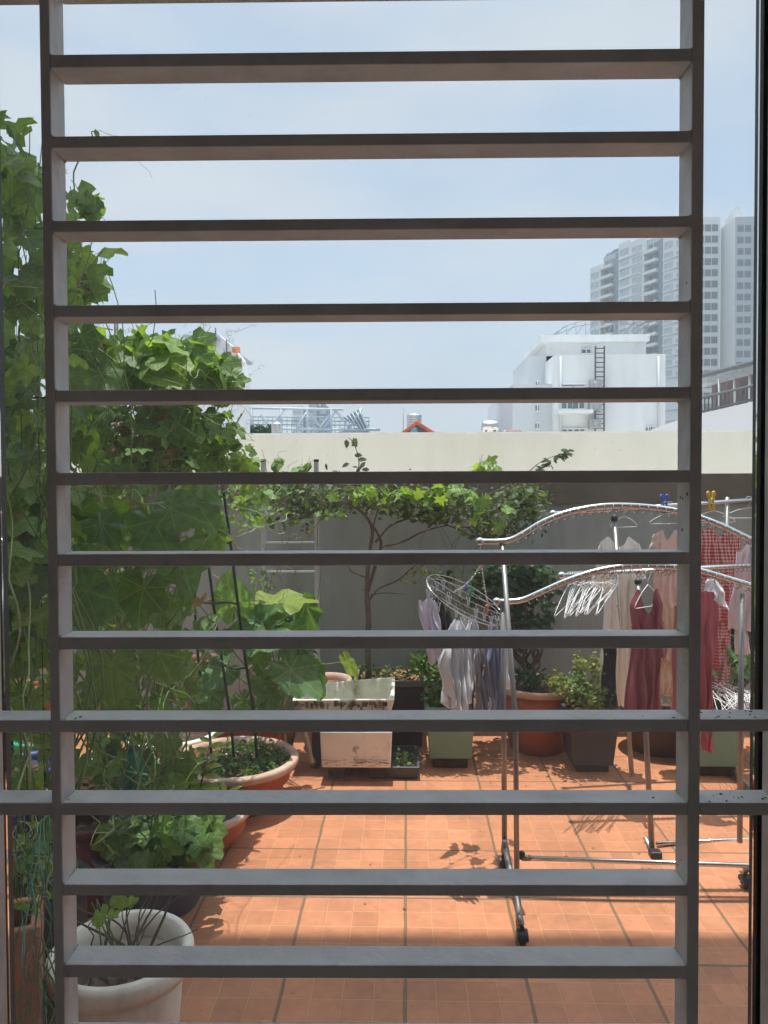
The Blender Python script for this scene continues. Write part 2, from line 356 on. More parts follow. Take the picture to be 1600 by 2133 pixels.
# ================================================================== DOOR GRILLE, DOOR FRAME, ROOM
gyaw = R(1.72 - 0.57)
gx = Vector((math.cos(gyaw), math.sin(gyaw), 0)); gy = Vector((-math.sin(gyaw), math.cos(gyaw), 0))
GO = Vector((0, 0, 0)) + gy * 1.0
GM = Matrix((gx, gy, Vector((0, 0, 1)))).transposed()
def G(u, w_, z): return GO + gx*u + gy*w_ + Vector((0, 0, z))
def onG(px, py, w_=0.0):
    d = ray(px, py); t_ = ((GO + gy*w_) - CAMP).dot(gy) / d.dot(gy); q = CAMP + d*t_
    return (q - GO).dot(gx), q.z
def gbox(mb, u0, u1, w0, w1, z0, z1):
    c = G((u0+u1)/2, (w0+w1)/2, (z0+z1)/2); mb.box(c, (abs(u1-u0), abs(w1-w0), abs(z1-z0)), GM)
DEP = 0.045
fr = [(106,133.5),(277,302),(454,478),(631,656),(809,834),(982,1008),(1152,1178),(1326,1352),(1499.5,1525.5),(1673,1699),(1844,1867),(2012,2039)]
bars = [tuple(onG(800, y)[1] for y in q) for q in fr]
pit = bars[-2][0] - bars[-1][0]
ztopb = onG(800, 2)[1]  # underside back edge of the head rail
ul0, ul1 = onG(97.5, 1050)[0], onG(118, 1050)[0]   # left inner post
ur0, ur1 = onG(1437, 1050)[0], onG(1462, 1050)[0]  # right inner post
uo_l = onG(-42, 1050)[0]; uo_r = onG(1630, 1050)[0]
gr = thing('window_grille', 'pale grey metal door grille with flat horizontal bars between the viewer and the terrace', 'grille', G(0, 0, 0.12))
def part(name, mat, parent, **k):
    pass
for (u0, u1) in ((ul0, ul1), (ur0, ur1)):
    b = MB(); gbox(b, u0, u1, 0, DEP, 0.17, 2.55); b.build('upright', PAINT, gr, bevel=0.0015)
for (u0, u1) in ((uo_l-0.03, uo_l), (uo_r, uo_r+0.03)):
    b = MB(); gbox(b, u0, u1, -0.004, DEP+0.004, 0.12, 2.6); b.build('outer_post', PAINT, gr, bevel=0.0015)
zs = list(bars)
for k in range(1, 9):
    z0 = bars[-1][0] - pit*k
    if z0 > 0.25: zs.append((z0, z0 - 0.0165))
for k in range(0, 1):
    zs.append((bars[0][0] + (2+k)*0.108, bars[0][1] + (2+k)*0.108))
for i, (z1_, z0_) in enumerate(zs):
    b = MB(); gbox(b, ul1+0.0006, ur0-0.0006, 0.0006, DEP-0.0006, z0_, z1_); b.build('bar', PAINT, gr, bevel=0.0012)
    if i in (8, 9):
        for (a_, c_) in ((uo_l, ul0), (ur1, uo_r)):
            b = MB(); gbox(b, a_+0.0006, c_-0.0006, 0.0006, DEP-0.0006, z0_, z1_); b.build('side_rail', PAINT, gr, bevel=0.0012)
zh = onG(800, 4, DEP)[1]
for (a_, c_) in ((uo_l, ul0), (ul1, ur0), (ur1, uo_r)):
    b = MB(); gbox(b, a_+0.0006, c_-0.0006, 0.0006, DEP-0.0006, zh, zh+0.028); b.build('head_rail', PAINT, gr, bevel=0.0012)
b = MB(); gbox(b, uo_l+0.001, uo_r-0.001, 0, DEP, 0.13, 0.168); b.build('bottom_rail', PAINT, gr)
# weld blobs and flakes of missing paint (random dark chips on the ledges)
b = MB()
for i in range(30):
    zb = random.choice(zs[7:12] + [zs[8], zs[9]]*3)[0]
    if rnd() < 0.62: u = ru(ur1+0.005, uo_r-0.005); zb = random.choice((zs[8], zs[9]))[0]
    else: u = random.choice((ul1 + abs(random.gauss(0, 0.02)), ur0 - abs(random.gauss(0, 0.02)), ru(ul1, ur0)))
    s_ = ru(0.0006, 0.0022)
    b.ball(G(u, ru(0.002, DEP-0.004), zb + 0.0004), s_, 7, 4, (ru(0.6, 1.6), ru(0.6, 1.6), 0.3))
for i in range(9):
    s_ = ru(0.0008, 0.002); b.ball(G(ur0-0.0008, ru(0.004, DEP-0.004), ru(0.9, 2.2)), s_, 7, 4, (0.3, 1, 1.6))
b.build('chipped_paint', SPECK, gr)['kind'] = 'stuff'
b = MB()
for (z1_, z0_) in zs[:13]:
    for u in (ul1, ur0):
        for w_ in (0.004, DEP-0.004):
            if rnd() < 0.7:
                for zz in (z0_, z1_): b.ball(G(u, w_, zz), ru(0.0015, 0.003), 7, 5)
b.build('weld', PAINT, gr)['kind'] = 'stuff'

# sliding door frame and glass behind the grille
dfm = pmat('dark_aluminium', (0.035, 0.037, 0.036), 0.6, metal=0.0, var=0.25, scale=8, dirt=(0.10, 0.095, 0.085), dscale=6, dlo=0.5, dhi=0.8, damt=0.5)
df = thing('glass_door', 'dark aluminium framed sliding glass door just outside the grille', 'door', G(0, 0.1, 0.06))
W0 = 0.085
fl = onG(17, 1050, W0+0.045)[0]; frt = onG(1561, 1050, W0+0.045)[0]
b = MB(); gbox(b, fl-0.10, fl-0.004, W0-.028, W0+0.05, 0.06, 2.6); gbox(b, fl-0.004, fl, W0+0.012, W0+0.038, 0.06, 2.6); b.build('stile', dfm, df, bevel=0.001)
b = MB(); gbox(b, frt+0.006, frt+0.10, W0-.028, W0+0.05, 0.06, 2.6); gbox(b, frt, frt+0.006, W0+0.012, W0+0.038, 0.06, 2.6); b.build('stile', dfm, df, bevel=0.001)
b = MB(); gbox(b, fl, frt, W0, W0+0.05, 0.06, 0.13); b.build('rail', dfm, df)
b = MB(); gbox(b, fl, frt, W0, W0+0.05, 2.52, 2.6); b.build('rail', dfm, df)
m, t, o = newmat('dusty_glass'); N = t.nodes; L = t.links
tr = N.new('ShaderNodeBsdfTransparent'); tr.inputs[0].default_value = (0.95, 0.97, 0.965, 1)
gl = N.new('ShaderNodeBsdfGlossy'); gl.inputs['Roughness'].default_value = 0.03; fz = N.new('ShaderNodeFresnel'); fz.inputs[0].default_value = 1.15
m1 = N.new('ShaderNodeMixShader'); L.new(fz.outputs[0], m1.inputs[0]); L.new(tr.outputs[0], m1.inputs[1]); L.new(gl.outputs[0], m1.inputs[2])
du = N.new('ShaderNodeBsdfTranslucent'); du.inputs[0].default_value = (0.75, 0.74, 0.7, 1)
tcg = N.new('ShaderNodeTexCoord'); ng = N.new('ShaderNodeTexNoise'); ng.inputs['Scale'].default_value = 5; ng.inputs['Detail'].default_value = 6; L.new(tcg.outputs['Object'], ng.inputs['Vector'])
rg = N.new('ShaderNodeMapRange'); rg.inputs[1].default_value = 0.4; rg.inputs[2].default_value = 0.75; rg.inputs[3].default_value = 0.016; rg.inputs[4].default_value = 0.045; L.new(ng.outputs[0], rg.inputs[0])
vo = N.new('ShaderNodeTexVoronoi'); vo.inputs['Scale'].default_value = 55; L.new(tcg.outputs['Object'], vo.inputs['Vector'])
rv = N.new('ShaderNodeMapRange'); rv.inputs[1].default_value = 0.02; rv.inputs[2].default_value = 0.09; rv.inputs[3].default_value = 0.22; rv.inputs[4].default_value = 0.0; L.new(vo.outputs['Distance'], rv.inputs[0])
nv = N.new('ShaderNodeTexNoise'); nv.inputs['Scale'].default_value = 3.5; L.new(tcg.outputs['Object'], nv.inputs['Vector'])
rn = N.new('ShaderNodeMapRange'); rn.inputs[1].default_value = 0.52; rn.inputs[2].default_value = 0.62; L.new(nv.outputs[0], rn.inputs[0])
mu = N.new('ShaderNodeMath'); mu.operation = 'MULTIPLY_ADD'; L.new(rv.outputs[0], mu.inputs[0]); L.new(rn.outputs[0], mu.inputs[1]); L.new(rg.outputs[0], mu.inputs[2])
m3 = N.new('ShaderNodeMixShader'); L.new(mu.outputs[0], m3.inputs[0]); L.new(m1.outputs[0], m3.inputs[1]); L.new(du.outputs[0], m3.inputs[2]); L.new(m3.outputs[0], o.inputs[0])
b = MB(); gbox(b, fl+0.0005, frt-0.0005, W0+0.022, W0+0.026, 0.13, 2.52); b.build('glass_pane', m, df)

# house round the camera: room, front wall with the doorway, roof slab that shades the near floor
ROOM = pmat('room_plaster', (0.64, 0.64, 0.63), 0.85, var=0.05, scale=2)
FLR = pmat('room_floor_mat', (0.42, 0.38, 0.34), 0.5, var=0.1, scale=3)
ho = thing('house', 'shaded room of the house whose doorway looks onto the terrace', 'house', G(0, -1.5, 0))
oL, oR, oT = uo_l-0.032, uo_r+0.032, 2.62
b = MB(); gbox(b, -2.6, -2.3, -0.06, 0.055, 0, 3.0); gbox(b, -2.3, -0.85, -0.06, 0.055, 0, 0.7); gbox(b, -2.3, -0.85, -0.06, 0.055, 2.4, 3.0); gbox(b, -0.85, oL, -0.06, 0.055, 0, 3.0); gbox(b, oR, 0.85, -0.06, 0.055, 0, 3.0); gbox(b, 0.85, 2.3, -0.06, 0.055, 0, 0.7); gbox(b, 0.85, 2.3, -0.06, 0.055, 2.4, 3.0); gbox(b, 2.3, 2.6, -0.06, 0.055, 0, 3.0); gbox(b, oL, oR, -0.06, 0.055, oT, 3.0); b.build('front_wall', ROOM, ho)  # openings either side of the doorway are added to brighten the room
for u0_ in (-2.75, 2.6):
    b = MB(); gbox(b, u0_, u0_+.15, -3.6, 0.14, 0, 3.0); b.build('side_wall', ROOM, ho)
b = MB(); gbox(b, -2.75, 2.75, -3.75, -3.6, 0, 3.0); b.build('back_wall', ROOM, ho)
EAVE_W = 2.93
b = MB(); gbox(b, -2.75, 2.75, -3.75, 0.14, 3.0, 3.15); b.build('ceiling', ROOM, ho)
b = MB(); gbox(b, -4.6, 4.6, -3.75, EAVE_W, 9.0, 9.15); gbox(b, -4.6, 4.6, -0.06, 0.14, 3.15, 9.0); b.build('roof_slab', pmat('slab_paint', (0.78, 0.76, 0.72), 0.9, var=0.2, scale=2), ho)
b = MB(); gbox(b, oL, oR, -0.06, 0.14, 0.0, 0.06); b.build('threshold', pmat('threshold_stone', (0.25, 0.24, 0.23), 0.6), ho)
b = MB(); gbox(b, -2.6, 2.6, -3.6, -0.06, -0.1, 0.02); structure('room_floor', b, FLR)


# haze: humid air between here and the towers
def add_haze():
    b = MB(); b.box((0, 150, 35), (700, 330, 101)); 
    m, t, o = newmat('humid_air'); v = t.nodes.new('ShaderNodeVolumePrincipled'); v.inputs['Color'].default_value = (0.93, 0.96, 1.0, 1); v.inputs['Density'].default_value = HAZE; v.inputs['Anisotropy'].default_value = 0.2
    t.links.new(v.outputs[0], o.inputs['Volume'])
    o_ = b.build('haze', m); o_['kind'] = 'stuff'; o_.display_type = 'WIRE'
HAZE = 0.0006
# ================================================================== FAR BUILDINGS
WIN = pmat('window_glass_far', (0.16, 0.19, 0.21), 0.3, var=0.25, scale=0.3)
def frame_uv(px0, Y0, px1, Y1):
    """local frame of a facade between two points of the ground plan; returns origin, u unit vector, outward normal, length"""
    A = P(px0, 1005, Y0); B = P(px1, 1005, Y1); A.z = B.z = 0
    d = (B - A); ln = d.length; u = d/ln; n = Vector((u.y, -u.x, 0))  # towards the viewer
    if n.dot(CAMP - A) < 0: n = -n
    return A, u, n, ln
def fbox(mb, fr_, u0, u1, z0, z1, n0, n1):
    A, u, n, ln = fr_
    M = Matrix((u, n, Vector((0, 0, 1)))).transposed()
    c = A + u*(u0+u1)/2 + n*(n0+n1)/2 + Vector((0, 0, (z0+z1)/2)); mb.box(c, (abs(u1-u0), abs(n1-n0), abs(z1-z0)), M)
def inst_part(name, me_obj, parent, first, loc):
    o = me_obj if first else me_obj.copy()
    if not first: COL.objects.link(o); o.parent = parent
    o.location = loc; return o
def windows(parent, fr_, spots, w_, h_, mat, depth=0.5, name='window', bars=True, cap=100):
    """each window: dark pane with two mullions, set into the facade; spots = list of (u, z) of the lower left corner"""
    A, u, n, ln = fr_; proto = None
    M = Matrix((u, n, Vector((0, 0, 1)))).transposed()
    def one(mb, o_):
        mb.box(o_ + M @ Vector((w_/2, 0.0, h_/2)), (w_, 0.12, h_), M)
        if bars:
            for q in (0.33, 0.66): mb.box(o_ + M @ Vector((w_*q, 0.09, h_/2)), (0.07, 0.05, h_), M)
            mb.box(o_ + M @ Vector((w_/2, 0.09, h_*0.7)), (w_, 0.05, 0.08), M)
    for i, (uu, zz) in enumerate(spots[:cap]):
        if proto is None:
            mb = MB(); one(mb, Vector((0, 0, 0))); proto = mb.build(name, mat, parent, local=True); o_ = proto
        else:
            o_ = proto.copy(); COL.objects.link(o_)
        o_.location = A + u*uu + n*0.05 + Vector((0, 0, zz)) - parent.location
    if len(spots) > cap:
        mb = MB()
        for uu, zz in spots[cap:]: one(mb, A + u*uu + n*0.05 + Vector((0, 0, zz)))
        o_ = mb.build('far_window', mat, parent); o_['kind'] = 'stuff'

TW_W = pmat('tower_white', (0.60, 0.62, 0.62), 0.8, var=0.05, scale=0.05)
TW_G = pmat('tower_grey', (0.36, 0.40, 0.43), 0.8, var=0.08, scale=0.06)
TW_D = pmat('tower_slate', (0.20, 0.25, 0.29), 0.8, var=0.06, scale=0.05)
TW_B = pmat('tower_blind', (0.38, 0.44, 0.46), 0.5, var=0.2, scale=0.4)
# tower A: long oblique slab with balconies
YA0, YA1 = 267.0, 228.0
fa = frame_uv(1228, YA0, 1431, YA1); LA = fa[3]
def uA(px):  # position along the facade of tower A
    A, u, n, ln = fa; d = ray(px, 1005); d2 = Vector((d.x, d.y)); 
    # solve CAMP + s*d = A + t*u
    det = d2.x*(-u.y) + d2.y*u.x
    ax, ay = A.x - CAMP.x, A.y - CAMP.y
    return (d2.x*ay - d2.y*ax) / det * 1.0 if False else ((ax*d2.y - ay*d2.x) / (u.y*d2.x - u.x*d2.y))
def zA(px, py):
    A, u, n, ln = fa; q = A + u*uA(px); return P(px, py, q.y).z
ta = thing('apartment_tower', 'hazy grey and white apartment tower with stacked balconies behind the white house', 'tower', fa[0] + Vector((0, 0, -14)))
segs = [(1228,1250,562,548,'w'), (1250,1274,532,528,'g'), (1274,1287,536,534,'d'), (1287,1312,506,503,'w'), (1312,1340,500,497,'w'), (1340,1366,496,493,'g'), (1366,1379,498,496,'d'), (1379,1403,490,487,'w'), (1403,1431,486,480,'w')]
b1_, b2_, b3_ = MB(), MB(), MB()
for (x0, x1, y0, y1, c) in segs:
    z_ = zA((x0+x1)/2, (y0+y1)/2)
    dep = {'w': 0.0, 'g': -1.2, 'd': -0.6}[c]
    fbox({'w': b1_, 'g': b2_, 'd': b3_}[c], fa, uA(x0), uA(x1), -14, z_, -3.5, dep)
b1_.build('wall', TW_W, ta); b2_.build('wall', TW_G, ta); b3_.build('wall', TW_D, ta)
ST = 3.22
wl, bl, sl = [], MB(), MB()
for (x0, x1, y0, y1, c) in segs:
    u0, u1 = uA(x0), uA(x1); zt = zA((x0+x1)/2, (y0+y1)/2)
    if c == 'w':
        k = 0
        while zt - 2.6 - k*ST > zat(800, 240):
            wl.append((u0 + (u1-u0)*0.12, zt - 4.0 - k*ST, (u1-u0)*0.70)); k += 1
    if c == 'g':
        k = 0
        while zt - 2.0 - k*ST > zat(800, 240):
            z_ = zt - 4.6 - k*ST
            mb = MB(); fbox(mb, fa, u0-0.2, u1+0.1, z_, z_+0.9, -1.15, 0.55); bo = mb.build('balcony', TW_W, ta)
            mb = MB(); fbox(mb, fa, u0+0.8, u0+(u1-u0)*0.45, z_+1.0, z_+2.9, -1.18, -1.05); mb.build('opening', WIN, bo); mb = MB(); fbox(mb, fa, u0+(u1-u0)*0.55, u1-0.6, z_+1.0, z_+2.9, -1.18, -1.05); mb.build('opening', WIN, bo); k += 1
by = {}
for (u_, z_, w_) in wl: by.setdefault(round(w_, 2), []).append((u_, z_))
rest = 100
for w_, sp in by.items():
    windows(ta, fa, sp, w_, 2.0, TW_B, cap=min(len(sp), 20)); 
b = MB()  # pale string courses across the window bays
for (x0, x1) in ((1287, 1340), (1379, 1431)):
    b = MB()
    for k in range(24): z_ = zA((x0+x1)/2, 503) - 4.6 - k*ST; fbox(b, fa, uA(x0), uA(x1), z_, z_+0.35, -0.1, 0.35)
    b.build('ledge', TW_W, ta)
b = MB()  # pergola frames on the roof
A_, u_, n_, l_ = fa
for (x0, x1, yt, yb) in ((1251, 1276, 522, 545), (1264, 1290, 514, 536), (1279, 1310, 505, 520)):
    z1_ = zA((x0+x1)/2, yt); z0_ = zA((x0+x1)/2, yb) - 3
    for x in (x0, x1): fbox(b, fa, uA(x)-0.3, uA(x)+0.3, z0_, z1_, -3.0, -2.4)
    fbox(b, fa, uA(x0)-0.3, uA(x1)+0.3, z1_-0.7, z1_, -3.0, -2.4)
b.build('roof_frame', TW_D, ta)
# towers B and C
def tower(px0, px1, py, Y, name_label, cols, side_px=None, wcols=(), ww=1.7, wh=2.1, pitch=3.3, mat=TW_W, zoff=2.2, nrows=16, grp=None, dep=8.0):
    f = frame_uv(px0, Y, px1, Y); z_ = P((px0+px1)/2, py, Y).z
    t_ = thing('apartment_tower', name_label, 'tower', f[0] + Vector((0, 0, -14)), grp)
    b = MB(); fbox(b, f, 0, f[3], -14, z_, -dep, 0); b.build('wall', mat, t_)
    b = MB(); fbox(b, f, f[3]*0.1, f[3]*0.5, z_, z_+2.2, -dep+1, -3); fbox(b, f, f[3]*0.2, f[3]*0.38, z_+2.2, z_+4.2, -dep+1.5, -4); b.build('roof_room', mat, t_)
    sp = [(c*f[3], z_ - zoff - wh - k*pitch) for k in range(nrows) for c in wcols]
    windows(t_, f, sp, ww, wh, WIN)
    return t_, f, z_
t_, f, z_ = tower(1444, 1497, 452, 232.0, 'pale tower with two plain columns of small square windows, right of the grille upright', None, wcols=(0.12, 0.40, 0.67), ww=1.75, wh=2.0, nrows=17)
YC = 225.0
t_, f, z_ = tower(1527, 1590, 452, YC, 'tall tower with blank white flank and grey face of paired windows, far right', None, wcols=(), mat=TW_W, dep=10.0)
f2 = frame_uv(1527.6, YC, 1590, YC)
b = MB(); fbox(b, f2, 0, f2[3], -14, z_+0.1, -0.4, 0.03); b.build('face_wall', TW_G, t_)
windows(t_, f2, [(c*f2[3], z_ - 4.2 - k*3.25) for k in range(17) for c in (0.07, 0.32, 0.62, 0.82)], 1.75, 1.9, WIN)

# distant pale towers behind the steel frame
for i, (x0, x1, y, lab) in enumerate(((610, 632, 846, 'faint pair of distant towers left of the lattice mast, left one'), (644, 662, 840, 'faint distant tower just right of the lattice mast'), (664, 683, 846, 'rightmost of the faint distant towers behind the steel frame'))):
    f = frame_uv(x0, 300, x1, 300); z_ = P(x0, y, 300).z
    t_ = thing('distant_tower', lab, 'tower', f[0] + Vector((0, 0, -14)), 'faint towers behind the steel frame')
    b = MB(); fbox(b, f, 0, f[3], -14, z_, -12, 0); fbox(b, f, f[3]*0.2, f[3]*0.6, z_, z_+2, -9, -2); b.build('wall', (TW_W, TW_G, TW_D)[i], t_)
    b = MB()
    for k in range(12): fbox(b, f, f[3]*0.15, f[3]*0.85, z_-3-k*3.3, z_-1.6-k*3.3, 0, 0.1)
    b.build('window_band', TW_B, t_)

# ---- white house with service ladder
WH = pmat('white_render', (0.70, 0.71, 0.71), 0.8, var=0.04, scale=0.4, dirt=(0.46, 0.47, 0.46), dscale=1.1, dlo=0.50, dhi=0.75, damt=0.5, stretch=(1, 1, .25))
WH2 = pmat('pale_grey_render', (0.56, 0.58, 0.60), 0.8, var=0.05, scale=0.3)
DKM = pmat('dark_ironwork', (0.09, 0.095, 0.10), 0.6)
YH = 42.0
def Z(py, Y, px=1250): return P(px, py, Y).z
def Xp(px, Y): return P(px, 1005, Y).x
h = thing('house', 'white flat-roofed house with a rooftop box and a service ladder up its front', 'house', (Xp(1270, YH), YH, -14))
def wbox(mb, px0, px1, py0, py1, Y0, Y1, Yr=None):
    Yr = Yr or Y0
    x0, x1 = Xp(px0, Yr), Xp(px1, Yr); z0 = -14 if py1 is None else Z(py1, Yr, (px0+px1)/2); z1 = Z(py0, Yr, (px0+px1)/2)
    mb.box(((x0+x1)/2, (Y0+Y1)/2, (z0+z1)/2), (x1-x0, abs(Y1-Y0), z1-z0))
b = MB(); wbox(b, 1155, 1385, 738, None, YH, YH+9); b.build('wall', WH, h)
b = MB(); wbox(b, 1138, 1344, 712, 760, YH+3, YH+8.9); wbox(b, 1126, 1352, 697, 711, YH+2.3, YH+9); b.build('roof_box', WH, h)
b = MB(); wbox(b, 1068, 1154.6, 800, None, YH+0.8, YH+14); wbox(b, 1098, 1154.6, 742, 800, YH+3, YH+9); b.build('wall', WH2, h)
b = MB(); wbox(b, 1163, 1236, 853, 860, YH-1.3, YH); b.build('balcony', WH, h)
b = MB(); wbox(b, 1255, 1328, 711, 714, YH+2.95, YH+3.0, YH+2.95); b.build('shade_strip', WH2, h)  # thin grey strip painted in as the shade under the roof slab
for (a_, c_, d_, e_, Yq) in ((1170, 1192, 806, 852, YH), (1194, 1216, 806, 852, YH), (1172, 1192, 893, 906, YH), (1197, 1217, 893, 906, YH), (1346, 1353, 890, 904, YH), (1356, 1363, 889, 904, YH), (1212, 1229, 727, 737, YH+3), (1117, 1122, 793, 803, YH+0.8), (1116, 1122, 842, 856, YH+0.8), (1116, 1122, 880, 893, YH+0.8)):
    b = MB(); wbox(b, a_, c_, d_, e_, Yq-0.05, Yq+0.02, Yq-0.05); wq = b.build('window', WIN, h)
    b = MB(); x0, x1 = Xp(a_, Yq-0.06), Xp(c_, Yq-0.06); z1_, z0_ = Z(d_, Yq), Z(e_, Yq)
    b.box(((x0+x1)/2, Yq-0.09, (z0_+z1_)/2), (0.05, 0.06, z1_-z0_)); 
    for zz in (z0_, z1_): b.box(((x0+x1)/2, Yq-0.1, zz), (x1-x0+0.1, 0.1, 0.06))
    b.build('frame', WH, wq)
b = MB(); wbox(b, 1174, 1220, 797, 800, YH-0.5, YH); b.build('window_hood', WH, h)
b = MB()
xa, xb = Xp(1239.5, YH-0.5), Xp(1258, YH-0.5); zt_, zb_ = Z(724, YH), Z(908, YH)
for x in (xa, xb): b.box((x, YH-0.5, (zt_+zb_)/2), (0.07, 0.07, zt_-zb_))
nr = 19
for k in range(nr): b.box(((xa+xb)/2, YH-0.5, zb_ + (zt_-zb_)*(k+0.5)/nr), (xb-xa, 0.05, 0.05))
b.build('service_ladder', DKM, h)
for (px, py) in ((1234, 803), (1233, 848), (1232, 884)):
    b = MB(); x = Xp(px+6, YH-0.3); z = Z(py, YH); b.box((x, YH-0.35, z), (0.62, 0.5, 0.5)); b.tube([(x, YH-0.64, z), (x, YH-0.6, z)], 0.2, 12); b.build('air_conditioner', pmat('ac_grey', (0.35,0.36,0.36), 0.6), h)
b = MB()  # steel roof truss standing on the roof
YT = YH + 5
def pt(px, py, Y=YT): return P(px, py, Y)
top = [(1152, 697), (1185, 676), (1215, 668), (1300, 664), (1352, 668)]
b.tube([pt(*q) for q in top], 0.03, 6); b.tube([pt(1152, 700), pt(1200, 680), pt(1250, 672), pt(1352, 678)], 0.025, 6)
for x in range(1160, 1352, 20):
    b.tube([pt(x, 697), pt(x, 672 + max(0, (1200-x)*0.4))], 0.022, 5); b.tube([pt(x, 697), pt(x+20, 672)], 0.018, 5)
for x in (1290, 1305, 1320): b.tube([pt(x, 697), pt(x+34, 672)], 0.035, 5)
b.build('roof_truss', pmat('truss_grey', (0.30, 0.31, 0.32), .6), h)
for px in (1168, 1372):
    b = MB(); b.tube([P(px, 742, YH-.08), P(px, 905, YH-.08)], .06, 8); b.build('downpipe', WH2, h)

# ---- low house with dark canopy on the right
YL = 19.0
h = thing('house', 'pale low house with a dark sloping canopy over its railed roof terrace, far right', 'house', (Xp(1540, YL), YL, -14))
def wedge(mb, q, Y, dY):  # polygon given by picture corners at distance Y, extruded away
    mb.poly([P(x, y, Y) for (x, y) in q], (0, dY, 0))
b = MB(); A1, A2 = P(1431, 868, YL), P(1700, 806, YL-5)
b.poly([(A1.x, A1.y, -14), (A2.x, A2.y, -14), (A2.x, A2.y, A2.z), (A1.x, A1.y, A1.z)], (0.8, 6, 0)); b.build('wall', pmat('lilac_white', (0.62, 0.60, 0.62), 0.8, var=0.03, scale=0.5), h)
b = MB(); q = [P(1431, 868, YL+0.1), P(1700, 804, YL-4.9), P(1700, 772, YL-4.9), P(1431, 836, YL+0.1)]
for k in range(29):
    s_ = k/28; lo = q[0].lerp(q[1], s_); hi = q[3].lerp(q[2], s_); b.tube([lo, hi], 0.018, 5)
b.tube([q[3], q[2]], 0.03, 5); b.tube([q[0].lerp(q[3], 0.1), q[1].lerp(q[2], 0.1)], 0.03, 5)
b.build('railing', DKM, h)
b = MB(); q = [P(1490, 792, YL+0.6), P(1700, 735, YL-4.4)]
b.poly([P(1488, 862, YL+2), P(1700, 812, YL-3), P(1700, 742, YL-3), P(1488, 796, YL+2)], (0.05, 0.3, 0)); b.build('dark_screen', pmat('screen_dark', (0.13, 0.09, 0.09), 0.7, var=0.4, scale=3), h)
b = MB()
b.poly([P(1462, 786, YL+1.5), P(1490, 783, YL+0.6), P(1700, 725, YL-4.4), P(1700, 738, YL-4.4), P(1490, 796, YL+0.6), P(1462, 799, YL+1.5)], (0.3, 1.5, 0.05)); b.build('canopy_edge', pmat('canopy_grey', (0.30, 0.32, 0.33), 0.6), h)
b = MB()
for k in range(7):
    s_ = k/6; a_ = P(1498 + s_*190, 790 - s_*50, YL+0.4-4.6*s_); c_ = P(1498+s_*190, 858 - s_*50, YL+0.4-4.6*s_); b.tube([a_, c_], 0.03, 5)
b.build('canopy_post', TW_W, h)
b = MB(); b.tube([P(1462, 783, YL+1), P(1700, 722, YL-4.5)], 0.06, 6); b.build('roof_edge', DKM, h)

# ---- pale stepped building on the left, behind the vines
YB = 30.0
h = thing('building', 'pale stepped building rising behind the vine, orange object on its ledge', 'building', (Xp(470, YB), YB, -14))
def prism(q, Y, dY, mat, nm, hh=None):
    b = MB(); pts = [P(x, y, Y) for (x, y) in q]; b.poly(pts, (0, dY, 0)); return b.build(nm, mat, hh or h)
prism([(300, 1005), (508, 1005), (508, 790), (500, 745), (484, 722), (448, 690), (448, 720), (300, 720)], YB, 1.2, pmat('pale_lilac_render', (0.60, 0.60, 0.63), 0.8, var=0.03), 'wall')
prism([(380, 702), (449, 702), (449, 697), (380, 697)], YB-0.8, 7, TW_G, 'roof')
prism([(395, 722), (446, 722), (446, 703), (395, 703)], YB-0.2, 0.15, pmat('pink_fascia', (0.42, 0.26, 0.24), 0.8), 'upper_wall')
prism([(483, 733), (498, 733), (497, 722), (484, 722)], YB-0.4, 0.3, pmat('orange_cloth', (0.75, 0.22, 0.12), 0.8), 'awning')
for (x, y) in ((479, 757), (486, 764)): prism([(x, y+6), (x+4, y+6), (x+4, y-3), (x, y-3)], YB-0.05, 0.1, DKM, 'window')
b = MB()
for (x, y) in ((449, 683), (472, 707), (502, 745)): b.tube([P(x, y+28, YB-0.2), P(x, y, YB-0.2)], 0.03, 5)
b.build('pole', DKM, h)
# another pale building further left seen through gaps of the leaves
h2 = thing('building', 'pale building at the far left, glimpsed through gaps in the vine', 'building', (Xp(120, 34), 34, -14))
b = MB(); wbox(b, -260, 330, 745, None, 34, 42); b.build('wall', WH, h2)
b = MB()
for k in range(6): wbox(b, -200+80*k, -170+80*k, 790, 830, 33.9, 34.05, 33.9)
b.build('window', WIN, h2)

# ---- steel frame with sign board, hedge, tanks
YS = 60.0
LAT = pmat('lattice_white_steel', (0.42, 0.46, 0.50), 0.5, var=0.1)
LATG = pmat('lattice_grey_steel', (0.26, 0.31, 0.33), 0.5, var=0.2)
fs = thing('steel_frame', 'lattice of white steel trusses on a far roof behind the cream wall', 'steel frame', (Xp(640, YS), YS, Z(908, YS, 640)))
b = MB()
def st(x, y, Y=YS): return P(x, y, Y)
for (a_, c_) in (((520, 850), (715, 853)), ((560, 893), (760, 895)), ((640, 852), (640, 905)), ((585, 848), (585, 905)), ((524, 850), (524, 905)), ((690, 851), (690, 905))): b.tube([st(*a_), st(*c_)], 0.10, 5)
for (a_, c_) in (((543, 865), (565, 895)), ((565, 895), (592, 853)), ((640, 856), (610, 905)), ((640, 856), (672, 895)), ((672, 895), (700, 856)), ((700, 856), (728, 893)), ((728, 893), (755, 850)), ((592, 853), (550, 905)), ((655, 905), (690, 862))): b.tube([st(*a_), st(*c_)], 0.09, 5)
b.build('truss', LAT, fs)
b = MB()
for y in (868, 876, 884): b.tube([st(515, y, YS+3), st(770, y+2, YS+3)], 0.05, 5)
for x in range(518, 770, 10): b.tube([st(x, 868, YS+3), st(x, 905, YS+3)], 0.035, 5)
b.build('railing', LATG, fs)
b = MB(); b.poly([st(748, 852), st(770, 903), st(728, 880), st(712, 872)], (0.1, 0.8, 0))
